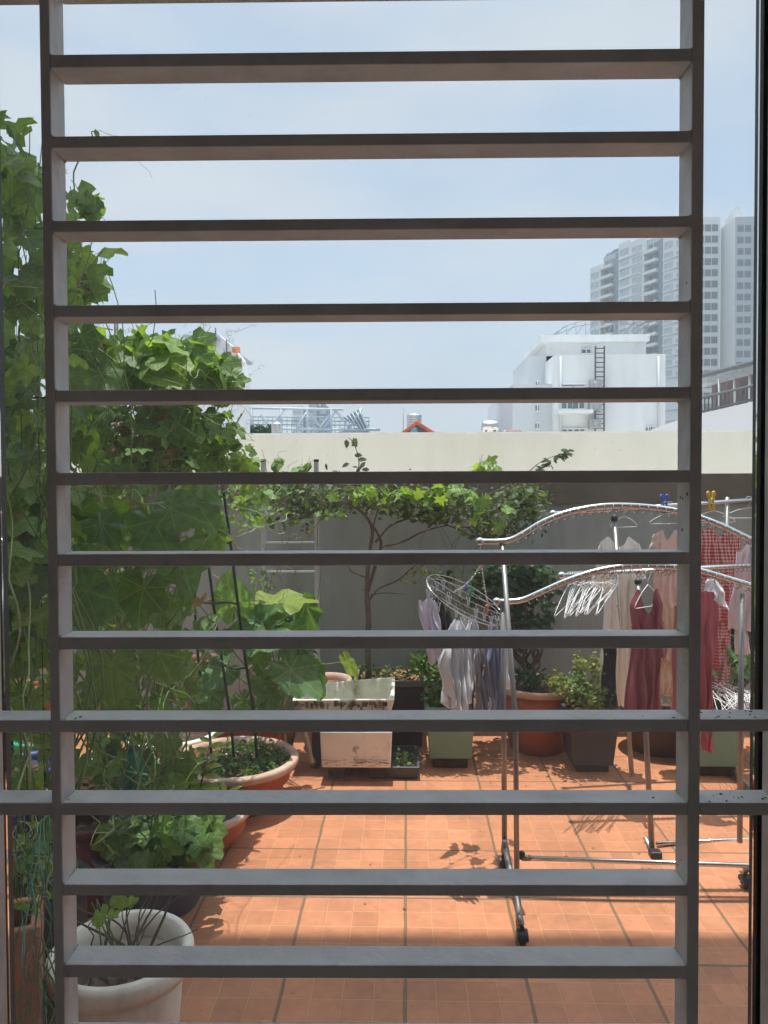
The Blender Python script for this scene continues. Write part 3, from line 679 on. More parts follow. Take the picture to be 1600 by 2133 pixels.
b.build('backing', pmat('board_grey', (0.24, 0.28, 0.30), 0.6, var=0.15, scale=1.0), fs)
b = MB()
for k in range(6): s_ = k/5; b.tube([st(712+36*s_, 872-20*s_, YS-0.1), st(728+42*s_, 880+23*s_, YS-0.1)], 0.06, 5)
b.build('brace', LAT, fs)
b = MB(); b.poly([st(690, 904), st(768, 906), st(766, 890), (st(735, 892))], (0, 0.4, 0)); b.build('lower_panel', LATG, fs)
# far roof line
fr2 = thing('building', 'low roof deck that carries the steel frame and the tiled gable', 'building', (Xp(700, 55), 55, -14))
b = MB(); wbox(b, 380, 1068, 905, None, 50, 75, 50); b.build('wall', TW_G, fr2)
# hedge
def leaves_small(mb, c, rad, n, size, up=0.3, fn=None, shape=1.0):
    c = Vector(c)
    for i in range(n):
        while True:
            q = Vector((ru(-1, 1), ru(-1, 1), ru(-1, 1)))
            if q.length <= 1: break
        q = q * (0.55 + 0.45*q.length) if q.length > 0 else q
        pos = c + Vector((q.x*rad[0], q.y*rad[1], q.z*rad[2]))
        one_leaf(mb, pos, size*ru(0.6, 1.3), shape)
def one_leaf(mb, pos, s, shape=1.0, nrm=None, tip=None, tone=None):
    n = nrm or Vector((random.gauss(0, .6), random.gauss(-.25, .6), random.gauss(.7, .5)))
    n.normalize(); t_ = tip or Vector((random.gauss(0, 1), random.gauss(0, 1), random.gauss(-.3, .6)))
    t_ = t_ - n*t_.dot(n)
    if t_.length < 1e-3: t_ = n.orthogonal()
    t_.normalize(); x = t_.cross(n); w_ = s*0.26*shape; f_ = -s*0.10
    vs = [pos, pos + t_*s*.35 + x*w_ - n*f_*0.6, pos + t_*s*.38, pos + t_*s*.35 - x*w_ - n*f_*0.6, pos + t_*s*0.72 + x*w_*.75 - n*f_*.4 , pos + t_*s*.75, pos + t_*s*0.72 - x*w_*.75 - n*f_*.4, pos + t_*s + n*f_*0.8]
    r_ = rnd() if tone is None else tone
    at = [(r_, .5, .5), (r_, .6, .6), (r_, .5, .6), (r_, .4, .6), (r_, .6, .8), (r_, .5, .8), (r_, .4, .8), (r_, .5, .95)]
    mb.add(vs, [(0, 1, 2), (0, 2, 3), (1, 4, 5, 2), (2, 5, 6, 3), (4, 7, 5), (5, 7, 6)], True, at)
LF_FAR = leafmat('hedge_leaf', (0.012, 0.045, 0.015), (0.03, 0.09, 0.03), veins=False)
b = MB(); c0, c1 = st(517, 896, YS-6), st(560, 896, YS-6)
for k in range(7): leaves_small(b, c0.lerp(c1, k/6), (0.35, 0.5, 0.35), 130, 0.22)
solo('rooftop_hedge', b, LF_FAR, 'clipped dark green hedge on the far roof left of the steel tank', 'hedge', tagv=1)
def water_tank(px, py, pw_, ph_, Y, lab, legs=True):
    c = P(px, py+ph_/2, Y); r_ = pw_/2/F_PX*Y; hh = ph_/F_PX*Y
    t_ = thing('water_tank', lab, 'water tank', (c.x, c.y, c.z))
    b = MB(); prof = [(r_*.98, 0.0)]
    for k in range(5): prof += [(r_, hh*.82*(k+.2)/5), (r_*.97, hh*.82*(k+.5)/5), (r_, hh*.82*(k+.8)/5)]
    prof += [(r_, hh*.84), (r_*.85, hh*.92), (r_*.3, hh*.97), (r_*.28, hh), (0.01, hh)]
    b.lathe(c, prof, 28); b.build('tank', STEEL, t_)
    if legs:
        b = MB()
        for k in range(4):
            a_ = math.pi/4 + k*math.pi/2; q = c + Vector((math.cos(a_)*r_*.8, math.sin(a_)*r_*.8, 0)); b.tube([q, q - Vector((0, 0, hh*.8))], r_*.06, 6)
        b.build('stand', STEEL_D, t_)
    return t_
water_tank(577, 893, 24, 28, 52, 'stainless steel water tank in front of the steel lattice beside the hedge')
water_tank(863, 876, 31, 30, 47, 'stainless steel water tank rising behind the red tiled gable')
# tiled gable
YG = 44.0
gbl = thing('gable_roof', 'small gable with red tiled edge poking above the cream wall', 'roof', (Xp(872, YG), YG, Z(908, YG, 872)))
b = MB(); b.poly([P(838, 906, YG), P(905, 906, YG), P(869, 884, YG)], (0, 0.2, 0)); b.build('gable_wall', pmat('gable_dark', (0.10, 0.075, 0.07), 0.8, var=0.3, scale=2), gbl)
RT = pmat('red_roof_tile', (0.52, 0.12, 0.05), 0.7, var=0.3, scale=3)
b = MB()
for (q0, q1) in (((828, 909), (868, 879)), ((868, 879), (917, 909))):
    a_, c_ = P(*q0, YG-0.3), P(*q1, YG-0.3); b.poly([a_, c_, c_ + Vector((0, 0, -.13)), a_ + Vector((0, 0, -.13))], (0, 4, 0))
    for k in range(15): p_ = a_.lerp(c_, (k+.5)/15); b.tube([p_ + Vector((0, -.05, .03)), p_ + Vector((0, 4, .03))], 0.055, 6)
b.build('tile_slope', RT, gbl)
b = MB(); b.poly([P(852, 905, YG-.02), P(872, 905, YG-.02), P(867, 890, YG-.02), P(858, 890, YG-.02)], (0, 0.02, 0)); b.build('blue_panel', pmat('blue_panel_m', (0.18, 0.42, 0.58), 0.5, var=0.3, scale=4), gbl)
b = MB(); b.tube([P(836, 907, YG-.35), P(900, 907, YG-.35)], 0.05, 6); b.build('beam', DKM, gbl)
# horizontal tanks on the right
YR = 30.0
t_ = thing('water_tank', 'short fat horizontal steel tank on the wall edge in front of the white house', 'water tank', P(1021, 905, YR))
c = P(1021, 888, YR); b = MB(); r_ = 13/F_PX*YR; L_ = 17/F_PX*YR
b.tube([c + Vector((-L_, 0, 0)), c + Vector((-L_*.92, 0, 0)), c + Vector((L_*.92, 0, 0)), c + Vector((L_, 0, 0))], [r_*.7, r_, r_, r_*.7], 24); b.build('tank', STEEL, t_)
b = MB()
for s_ in (-.6, .6): b.box(c + Vector((L_*s_, 0, -r_*1.1)), (0.05, r_*1.6, r_*.7))
b.build('stand', STEEL_D, t_)
t_ = thing('solar_heater', 'slim horizontal heater drum with a reddish band beside the fat steel tank', 'solar heater', P(1064, 905, YR))
c = P(1064, 900, YR); b = MB(); b.tube([c + Vector((-.41, 0, 0)), c + Vector((.41, 0, 0))], .07, 14); b.build('drum', STEEL, t_)
b = MB(); b.tube([c + Vector((-.2, 0, 0)), c + Vector((.25, 0, 0))], .073, 14); b.build('band', pmat('dull_red', (0.35, 0.13, 0.11), 0.6), t_)
b = MB(); b.box(c + Vector((-.3, 0, -.12)), (.05, .1, .14)); b.box(c + Vector((.3, 0, -.12)), (.05, .1, .14)); b.build('stand', STEEL_D, t_)
b = MB(); b.tube([P(840, 848, 58), P(840, 900, 58)], 0.03, 5); b.tube([P(760, 895, 58), P(792, 895, 58)], 0.12, 5)
solo('antenna_mast', b, LATG, 'thin mast left of the tiled gable', 'mast')

#@@PART3
# ================================================================== LADDER, POTS, BOXES ON THE TERRACE
YLd = 5.02
AL = pmat('aluminium_ladder', (0.55, 0.57, 0.58), 0.45, metal=0.15, var=0.1)
ld = thing('ladder', 'aluminium ladder leaning upright against the grey parapet, overgrown by vine', 'ladder', (P(603, 1005, YLd).x, YLd, 0))
for x in (549, 659):
    b = MB(); q = P(x, 962, YLd); b.box((q.x, YLd, q.z/2), (0.028, 0.05, q.z)); b.build('rail', AL, ld, bevel=0.003)
    b = MB(); b.box((q.x, YLd, q.z+0.008), (0.03, 0.052, 0.016)); b.build('end_cap', BLACKP, ld)
xa, xb = P(549, 962, YLd).x, P(659, 962, YLd).x
for k in range(9):
    zr = zat(1070 + 60.5*k, YLd, 603)
    if zr > 0.1:
        b = MB(); b.box(((xa+xb)/2, YLd-0.004, zr), (xb-xa-0.028, 0.045, 0.010)); b.build('rung', AL, ld)

def pot(name, lab, c, rt, rb, h, rim=0.025, mat=TERRA, rimmat=None, soil=True, soil_drop=0.05, rimh=0.035, lip=0.02, group=None, sx=1, sy=1, cat='plant pot', saucer=False, soilmat=None, wob=0.004):
    c = Vector(c); t_ = thing(name, lab, cat, c, group)
    b = MB()
    prof = [(rb*0.96, 0.0), (rb, 0.01)]
    for k in range(1, 7): s_ = k/6; prof.append((rb + (rt-rim-rb)*(s_**0.8), 0.01 + (h-rimh-0.01)*s_))
    b.lathe(c, prof + [(rt-rim-0.012, h-rimh), (rt-rim-0.012, h-rimh-0.08), (0.01, h-rimh-0.08)], 48, sx, sy, wob); b.build('body', mat, t_)
    b = MB(); hh = h - rimh
    b.lathe(c, [(rt-rim-0.014, hh-0.004), (rt-lip*0.3, hh-0.004), (rt, hh+rimh*0.3), (rt, hh+rimh*0.75), (rt-0.008, h), (rt-rim, h-0.001), (rt-rim-0.011, hh+rimh*0.4), (rt-rim-0.013, hh-0.003)], 48, sx, sy, wob, False)
    b.build('rim', rimmat or mat, t_)
    if soil:
        b = MB(); rs = rt-rim-0.014; zs_ = h - soil_drop; n = 16; vs = []; fs = []
        for i in range(n+1):
            for k in range(40):
                th = 2*math.pi*k/40; r_ = rs*i/n; x, y = r_*math.cos(th)*sx, r_*math.sin(th)*sy
                zz = zs_ + 0.02*mnoise.noise(Vector((x*18+c.x*7, y*18, 3))) + 0.008*mnoise.noise(Vector((x*60, y*60, 3)))
                vs.append(c + Vector((x, y, zz)))
        for i in range(n):
            for k in range(40): k2 = (k+1) % 40; fs.append((i*40+k, i*40+k2, (i+1)*40+k2, (i+1)*40+k))
        b.add(vs, fs, True); b.build('soil', soilmat or SOIL, t_)
    if saucer:
        b = MB(); b.lathe(c, [(rb*1.2, 0.001), (rb*1.35, 0.03), (rb*1.3, 0.03), (rb*1.15, 0.006), (0.01, 0.006)], 36, sx, sy); b.build('saucer', mat, t_)
    return t_
def floor_c(px, Y): q = P(px, 1005, Y); return Vector((q.x, Y, 0))
LITTER = pmat('leaf_litter', (0.23, 0.13, 0.06), 0.9, var=0.6, scale=25)
def litter(mb, c, rx, ry, z, n, s):
    for i in range(n):
        a_ = rnd()*6.28; r_ = math.sqrt(rnd()); one_leaf(mb, Vector((c.x + rx*r_*math.cos(a_), c.y + ry*r_*math.sin(a_), z + ru(0, .02))), s*ru(.5, 1.2), 1.3, Vector((random.gauss(0, .3), random.gauss(0, .3), 1)), Vector((ru(-1, 1), ru(-1, 1), 0)))
CREAMP = pmat('cream_plastic', (0.82, 0.77, 0.66), 0.55, var=0.08, scale=5, dirt=(0.46, 0.38, 0.28), dscale=7, dlo=0.50, dhi=0.72, damt=0.6, bump=.15, bscale=60, stretch=(1, 1, .4))
NAVY = pmat('navy_plastic', (0.028, 0.032, 0.075), 0.5, var=0.25, scale=5, dirt=(0.09, 0.08, 0.10), dscale=4, dlo=0.5, dhi=0.75, damt=0.6)
NAVYRIM = pmat('navy_rim', (0.045, 0.038, 0.075), 0.5, var=0.2)
# near cream pot with dead twigs
cpot = pot('plant_pot', 'large round cream pot with bare twigs, front left behind the grille', floor_c(240, 2.05), 0.194, 0.135, 0.376, 0.028, CREAMP, CREAMP, True, 0.10, 0.055, soilmat=pmat('dry_soil', (0.13, 0.09, 0.065), 0.95, var=0.4, scale=40, dirt=(0.26, 0.20, 0.14), dscale=25, dlo=.5, dhi=.6, bump=.8, bscale=60), group='round plant pots')
b = MB(); c0 = floor_c(240, 2.05) + Vector((0, 0, .275))
for k in range(16):
    a_ = ru(0, 6.28); p0 = c0 + Vector((math.cos(a_)*ru(0, .1), math.sin(a_)*ru(0, .1), -.01))
    pts = [p0]; d = Vector((random.gauss(0, .4), random.gauss(0, .3), 1)).normalized()
    for j in range(7): d = (d + Vector((random.gauss(0, .28), random.gauss(0, .28), random.gauss(0, .12)))).normalized(); pts.append(pts[-1] + d*ru(.03, .06))
    b.tube(spline(pts, 3), [0.0035, 0.0012] if k > 3 else [0.006, 0.002], 6)
b.build('twig', pmat('dead_twig', (0.13, 0.095, 0.07), 0.85, var=0.3, scale=30), cpot)
# navy pot behind it
npot = pot('plant_pot', 'dark navy blue pot between the cream pot and the sunny floor tiles', floor_c(312, 2.95), 0.235, 0.175, 0.235, 0.02, NAVY, NAVYRIM, True, 0.05, 0.02, group='round plant pots')
# orange bowl half hidden by leaves
obowl = pot('plant_pot', 'small terracotta bowl with dusty rim below the bigger seedling bowl', floor_c(395, 3.42), 0.272, 0.17, 0.185, 0.028, TERRA, TERRA_RIM, True, 0.035, 0.025, group='round plant pots')
# wide bowl with seedlings
bigc = floor_c(484, 3.88)
bbowl = pot('plant_pot', 'wide terracotta bowl full of dark soil and sprouting seedlings, beside the foam boxes', bigc, 0.325, 0.205, 0.245, 0.036, TERRA, TERRA_RIM, True, 0.045, 0.034, group='round plant pots')
LF_SMALL = leafmat('small_leaf', (0.055, 0.12, 0.03), (0.14, 0.25, 0.06), veins=False)
LF_YEL = leafmat('yellowish_leaf', (0.09, 0.13, 0.025), (0.26, 0.30, 0.07), veins=False)
LF_DARK = leafmat('dark_glossy_leaf', (0.02, 0.06, 0.018), (0.06, 0.135, 0.04), veins=False, transl=0.3)
b = MB()
for i in range(230):
    a_ = ru(0, 6.28); r_ = math.sqrt(rnd())*.27; q = bigc + Vector((r_*math.cos(a_), r_*math.sin(a_), .205))
    if q.x < bigc.x - .1 and rnd() < .6: continue
    for k in range(4): one_leaf(b, q + Vector((0, 0, ru(.005, .05))), ru(.015, .032), 1.3)
    b.tube([q, q + Vector((ru(-.01, .01), 0, .035))], .001, 4)
b.build('seedlings', LF_SMALL, bbowl, tagv=1)
b = MB(); litter(b, bigc, .27, .27, .203, 140, .02); b.build('leaf_litter', pmat('straw_bits', (0.45, 0.36, 0.22), 0.9, var=.5, scale=30), bbowl, tagv=1)
# pale bowl behind leaves
pbowl = pot('plant_pot', 'beige bowl with a pale rim behind the seedling bowl, left', floor_c(352, 4.25), 0.27, 0.17, 0.26, 0.03, pmat('beige_plastic', (0.36, 0.26, 0.20), 0.6, var=.15, scale=6), CREAMP, True, 0.05, 0.03, group='round plant pots')
wbowl = pot('plant_pot', 'white bowl of dry leaves under the vine beside the green bottle', floor_c(215, 3.35), 0.28, 0.19, 0.345, 0.03, CREAMP, CREAMP, True, 0.05, 0.03, group='round plant pots', soilmat=LITTER)
b = MB(); litter(b, floor_c(215, 3.35), .24, .24, .31, 160, .05); b.build('leaf_litter', LITTER, wbowl, tagv=1)
# rectangular orange planter behind the seedling bowl
def planter(name, lab, px0, px1, pytop, Yf, depth, h, mat, taper=0.8, rimmat=None, soil=True, rim=0.02, group=None, foot=0.0, cat='planter', z0=0.0, soil_drop=.04):
    x0, x1 = P(px0, pytop, Yf).x, P(px1, pytop, Yf).x; cx, w_ = (x0+x1)/2, x1-x0; c = Vector((cx, Yf + depth/2, z0))
    t_ = thing(name, lab, cat, c, group)
    def ring(s_, z, ins=0): return [c + Vector((sx_*(w_/2*s_-ins), sy_*(depth/2*s_-ins), z)) for sx_, sy_ in ((-1, -1), (1, -1), (1, 1), (-1, 1))]
    b = MB(); vs = ring(taper, foot) + ring(0.99, h-rim*1.2) + ring(0.99, h-rim*1.2, .015) + ring(0.9, h*.5, .012); fs = [(3, 2, 1, 0)]
    for l in range(3):
        for k in range(4): k2 = (k+1) % 4; fs.append((l*4+k, l*4+k2, l*4+4+k2, l*4+4+k))
    fs.append((12, 13, 14, 15)); b.add(vs, fs); b.build('body', mat, t_, bevel=.006)
    b = MB(); vs = ring(1.0, h-rim*1.2) + ring(1.03, h-rim*1.1) + ring(1.03, h) + ring(1.03, h, .025) + ring(1.0, h-rim*1.2, .02); fs = []
    for l in range(4):
        for k in range(4): k2 = (k+1) % 4; fs.append((l*4+k, l*4+k2, l*4+4+k2, l*4+4+k))
    b.add(vs, fs); b.build('rim', rimmat or mat, t_, bevel=.003)
    if soil:
        b = MB(); n = 10; vs = []; fs = []
        for i in range(n+1):
            for j in range(n+1):
                x = (i/n*2-1)*(w_/2-.02)*.97; y = (j/n*2-1)*(depth/2-.02)*.97; vs.append(c + Vector((x, y, h-soil_drop + .02*mnoise.noise(Vector((x*20, y*20, px0)))))) 
        for i in range(n):
            for j in range(n): fs.append((i*(n+1)+j, (i+1)*(n+1)+j, (i+1)*(n+1)+j+1, i*(n+1)+j+1))
        b.add(vs, fs, True); b.build('soil', SOIL, t_)
    return t_, c, w_
ORANGE = pmat('orange_plastic', (0.50, 0.12, 0.025), 0.5, var=.12, scale=5)
planter('planter', 'bright orange trough directly behind the seedling bowl', 440, 583, 1500, 4.25, .2, .27, ORANGE, .9, group='rectangular planters')
TROUGH = pmat('grey_brown_trough', (0.17, 0.145, 0.13), 0.7, var=.15, scale=6)
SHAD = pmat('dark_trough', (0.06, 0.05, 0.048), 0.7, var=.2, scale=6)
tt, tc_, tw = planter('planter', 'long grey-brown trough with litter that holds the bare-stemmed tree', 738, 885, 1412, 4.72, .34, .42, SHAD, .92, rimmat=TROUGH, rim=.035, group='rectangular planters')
b = MB(); litter(b, tc_, tw/2*.9, .15, .40, 160, .04); b.build('leaf_litter', LITTER, tt, tagv=1)
GREENP = pmat('sage_green_plastic', (0.17, 0.31, 0.23), 0.5, var=.08, scale=5, dirt=(0.13, 0.21, 0.15), dscale=4, dlo=.5, dhi=.8, damt=.5)
FEET = pmat('dark_feet', (0.07, 0.035, 0.025), .8, var=.4, scale=20)
def with_feet(t_, c, w_, depth):
    b = MB(); b.box(c + Vector((0, 0, .03)), (w_*.72, depth*.7, .059), None); b.build('foot', FEET, t_, bevel=.005)
g1, gc1, gw1 = planter('planter', 'sage green pot with a bushy fine-leaved shrub, beside the hanging wash', 888, 990, 1500, 4.35, .27, .36, GREENP, .86, foot=.06, group='rectangular planters'); with_feet(g1, gc1, gw1, .27)
g2, gc2, gw2 = planter('planter', 'sage green pot at the far right with red cloth hanging before it', 1452, 1556, 1490, 4.25, .3, .34, GREENP, .86, foot=.06, group='rectangular planters'); with_feet(g2, gc2, gw2, .3)
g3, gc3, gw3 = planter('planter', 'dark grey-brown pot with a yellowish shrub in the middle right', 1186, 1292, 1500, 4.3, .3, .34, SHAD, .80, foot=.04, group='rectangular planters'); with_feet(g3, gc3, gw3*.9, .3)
# terracotta bowls at the back
tb = pot('plant_pot', 'wide terracotta bowl under the dark green bush behind the rack', floor_c(1120, 4.75), .25, .17, .40, .025, TERRA, TERRA_RIM, True, .05, .035, group='round plant pots')
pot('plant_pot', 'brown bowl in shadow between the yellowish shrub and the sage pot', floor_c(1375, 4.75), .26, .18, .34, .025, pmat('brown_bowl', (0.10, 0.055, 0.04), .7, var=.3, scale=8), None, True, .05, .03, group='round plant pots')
wb2 = pot('plant_pot', 'weathered terracotta bowl behind the upper foam box', floor_c(680, 4.78), .155, .11, .42, .022, TERRA, TERRA_RIM, True, .07, .04, group='round plant pots', soilmat=BARK)
tall = pot('plant_pot', 'tall red-brown pot behind the green plant cage', floor_c(422, 4.55), .12, .10, .60, .015, pmat('red_brown', (0.20, 0.075, 0.045), .7, var=.3, scale=7), None, True, .04, .03, group='round plant pots')
# foam boxes
FOAM = pmat('weathered_foam', (0.76, 0.73, 0.62), .8, var=.08, scale=7, dirt=(0.22, 0.17, 0.12), dscale=7, dlo=.52, dhi=.66, damt=.8, bump=.4, bscale=90, stretch=(1, 1, .45))
FOAM2 = pmat('pale_foam', (0.86, 0.84, 0.79), .8, var=.05, scale=7, dirt=(0.40, 0.32, 0.26), dscale=5, dlo=.58, dhi=.72, damt=.7, bump=.3, bscale=90)
def openbox(name, lab, c, e, wall, mat, taper=.92, fill=None, rotz=0.0, loc=None, group=None, zin=.6, cat='box'):
    c = Vector(c); t_ = thing(name, lab, cat, c, group); M = Matrix.Rotation(rotz, 3, 'Z')
    def ring(w_, d_, z): return [c + M @ Vector((sx_*w_/2, sy_*d_/2, z)) for sx_, sy_ in ((-1, -1), (1, -1), (1, 1), (-1, 1))]
    W_, D_, H_ = e
    b = MB(); vs = ring(W_*taper, D_*taper, 0) + ring(W_, D_, H_) + ring(W_-2*wall, D_-2*wall, H_) + ring((W_*taper-2*wall), (D_*taper-2*wall), H_*.12); fs = [(3, 2, 1, 0)]
    for l in range(3):
        for k in range(4): k2 = (k+1) % 4; fs.append((l*4+k, l*4+k2, l*4+4+k2, l*4+4+k))
    fs.append((12, 13, 14, 15)); b.add(vs, fs); o_ = b.build('shell', mat, t_, bevel=.007)
    if fill:
        b = MB(); q = ring(W_-2*wall-.006, D_-2*wall-.006, H_*zin); b.add(q + [v - Vector((0, 0, .02)) for v in q], [(0, 1, 2, 3), (7, 6, 5, 4)]); b.build('soil', fill, t_)
    return t_
bx0, bx1 = P(668, 1560, 4.15).x, P(815, 1560, 4.15).x
z0 = zat(1603, 4.15, 740); z1 = zat(1524, 4.15, 740)
lb = openbox('foam_box', 'pale foam box with a printed mark, lower of the two foam boxes', ((bx0+bx1)/2, 4.15+.15, max(z0, .085)), ((bx1-bx0)*1.02, .30, z1-max(z0, .085)), .02, FOAM2, .96, fill=SOIL, group='foam boxes', zin=.8)
b = MB()  # printed mark and the grimy line along the foot
INK = pmat('faded_ink', (0.22, 0.20, 0.20), .8, var=.5, scale=60)
cc = P(742, 1560, 4.145)
for r_ in (.017, .010): b.tube([cc + Vector((r_*math.cos(k*.45), -.004, r_*math.sin(k*.45))) for k in range(11)], .0016, 4)
b.box(cc + Vector((0, -.004, -.01)), (.003, .002, .035)); b.tube([P(742, 1580, 4.145) + Vector((.012*math.cos(k*.5), -.003, .009*math.sin(k*.5))) for k in range(11)], .0014, 4)
b.build('printed_mark', INK, lb)
b = MB()
for k in range(40):
    x = ru(672, 812); b.box(P(x, 1588 + random.gauss(0, 3.5), 4.146) + Vector((0, -.003, 0)), (ru(.01, .05), .002, ru(.001, .004)))
b.build('grime', INK, lb)
# bricks that carry the lower box
b = MB(); zb = max(z0, .085)
for x in (.2, .8): b.box((bx0+(bx1-bx0)*x, 4.32, zb/2), (.09, .2, zb))
solo('brick_support', b, pmat('dark_brick', (0.07, 0.04, 0.03), .9, var=.3, scale=10), 'dark bricks under the lower foam box', 'bricks')
ux0, ux1 = P(607, 1480, 4.3).x, P(822, 1480, 4.3).x
zt_ = zat(1459, 4.3, 740); 
b = MB(); T = thing('foam_box', 'weathered cream foam box streaked with grime, upper of the two foam boxes', 'box', ((ux0+ux1)/2, 4.45, .30), 'foam boxes')
# irregular broken upper rim: the right end wall stands higher
c = Vector(((ux0+ux1)/2, 4.47, .315)); W_, D_ = ux1-ux0, .34; H_ = zt_-.315
def ringI(w_, d_, zs4): return [c + Vector((sx_*w_/2, sy_*d_/2, zz)) for (sx_, sy_), zz in zip(((-1, -1), (1, -1), (1, 1), (-1, 1)), zs4)]
vs = ringI(W_*.9, D_*.85, [0]*4) + ringI(W_, D_, [H_, H_+.005, H_+.05, H_]) + ringI(W_-.045, D_-.045, [H_, H_+.005, H_+.05, H_]) + ringI(W_*.9-.05, D_*.85-.05, [.03]*4)
fs = [(3, 2, 1, 0), (12, 13, 14, 15)]
for l in range(3):
    for k in range(4): k2 = (k+1) % 4; fs.append((l*4+k, l*4+k2, l*4+4+k2, l*4+4+k))
b.add(vs, fs); b.build('shell', FOAM, T, bevel=.006)
b = MB()
for k in range(90):
    x = ru(612, 806); q = P(x, 1464 + abs(random.gauss(0, 6)), 4.298); b.box(q, (ru(.002, .02), .003, ru(.004, .03)))
b.build('grime', pmat('grime_streak', (0.16, 0.12, 0.09), .9, var=.4, scale=40), T)
openbox('seed_tray', 'shallow dark grey tray on the floor right of the lower foam box', (P(838, 1590, 4.35).x, 4.38, .004), (.20, .36, .07), .018, pmat('dark_grey_plastic', (0.06, 0.065, 0.07), .45, var=.2, scale=9), .9, fill=SOIL, group=None, zin=.55, cat='tray')
tr_ = floor_c(838, 4.38); b = MB(); 
for i in range(60): one_leaf(b, tr_ + Vector((ru(-.07, .07), ru(-.15, .15), ru(.045, .08))), ru(.015, .035), 1.2)
solo('seedling', b, LF_SMALL, 'few tiny green sprouts in the dark grey tray', 'seedlings', tagv=1)
# pedestal hidden behind/below the upper box
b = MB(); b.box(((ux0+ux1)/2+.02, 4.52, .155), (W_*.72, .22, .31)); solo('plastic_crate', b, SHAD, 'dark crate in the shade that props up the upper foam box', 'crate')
# leaning wooden stick and knob
b = MB(); b.tube([P(621, 1470, 4.12), P(650, 1590, 4.02)], .014, 8); solo('wooden_stick', b, pmat('grey_wood', (0.30, 0.25, 0.20), .8, var=.25, scale=25), 'weathered wooden stick leaning left of the lower foam box', 'stick')
b = MB(); q = PZ(651, 1588, .03); b.ball(q, .024, 14, 9); b.tube([q + Vector((0, 0, .02)), q + Vector((.004, 0, .034))], .004, 6)
solo('fallen_fruit', b, pmat('ochre_fruit', (0.42, 0.28, 0.12), .6, var=.3, scale=30), 'small ochre fruit at the foot of the wooden stick', 'fruit')
# green bottle, blue tub, terracotta trough and net on the left
GB = pmat('green_bottle_plastic', (0.008, 0.17, 0.095), .3, var=.15, scale=9, trans=.25)
q = floor_c(268, 3.05); hb = zat(1556, 3.05, 268)
bt = thing('plastic_bottle', 'tall deep green plastic bottle among the vine leaves', 'bottle', q)
b = MB(); b.lathe(q, [(.055, 0.16), (.062, .17), (.064, .3), (.06, .42), (.058, .47), (.035, .54), (.020, .575), (.020, hb-.03)], 28, wob=.01); b.build('body', GB, bt)
b = MB(); b.lathe(q, [(.07, 0), (.072, .16), (.02, .161)], 24); b.build('base', NAVY, bt)
b = MB(); b.lathe(q, [(.024, hb-.03), (.024, hb), (.01, hb+.001)], 20); b.build('cap', BLACKP, bt)
BLUE = pmat('blue_plastic', (0.018, 0.035, 0.16), .45, var=.2, scale=6)
pot('plastic_tub', 'royal blue tub behind the vine at the left edge', floor_c(48, 3.3), .16, .12, .42, .02, BLUE, BLUE, True, .05, .03, cat='tub')
pot('plastic_tub', 'orange tub glimpsed behind the vine stems, far left', floor_c(40, 4.4), .18, .14, .46, .02, pmat('orange_tub', (0.28, 0.10, 0.035), .6, var=.15), None, True, .05, .03, cat='tub')
pot('plastic_tub', 'green rimmed tub behind the vine, far left beside the orange tub', floor_c(75, 3.9), .15, .12, .34, .02, pmat('green_tub', (0.02, 0.22, 0.13), .5, var=.15), None, True, .05, .03, cat='tub')
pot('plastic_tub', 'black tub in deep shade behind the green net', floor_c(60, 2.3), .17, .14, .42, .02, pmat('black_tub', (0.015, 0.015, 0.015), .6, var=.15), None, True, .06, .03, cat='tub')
pot('plastic_tub', 'dark wine red tub behind the cream pot twigs', floor_c(195, 2.95), .15, .12, .34, .02, pmat('wine_tub', (0.11, 0.022, 0.018), .6, var=.3, scale=8), None, True, .05, .03, cat='tub')
TB = pmat('old_terracotta', (0.42, 0.19, 0.105), .8, var=.18, scale=5, dirt=(0.30, 0.13, 0.075), dscale=7, dlo=.48, dhi=.65, damt=.7, bump=.3, bscale=40)
t_ = openbox('planter', 'worn orange terracotta trough under green net, bottom left corner', (P(8, 1950, 1.80).x-.03, 1.88, 0), (.155, .17, zat(1946, 1.80, 30)), .025, TB, .97, fill=SOIL, rotz=.41, group='rectangular planters', zin=.9, cat='planter')
# green mesh net
NET = pmat('green_net', (0.02, 0.17, 0.12), .5, var=.3, scale=12)
b = MB(); Yn = 1.66
def netpt(i, j, f):
    s_, t2 = i/7, j/9
    x = 22 + 92*s_ + 16*math.sin(t2*3+s_*2) - 30*(1-t2)*(s_-.5); y = 1700 + 470*t2 + 30*math.sin(s_*5+t2*4)
    return P(x, y, Yn + .10*math.sin(s_*4 + t2*6))
for i in range(8): b.tube(spline([netpt(i, j, 0) + Vector((random.gauss(0, .004), 0, random.gauss(0, .004))) for j in range(10)], 3), .0011, 5)
for j in range(10): b.tube(spline([netpt(i, j, 1) + Vector((0, random.gauss(0, .006), -.02*i + random.gauss(0, .005))) for i in range(8)], 3), .0011, 5)
solo('garden_net', b, NET, 'loose green nylon netting draped at the lower left', 'net')

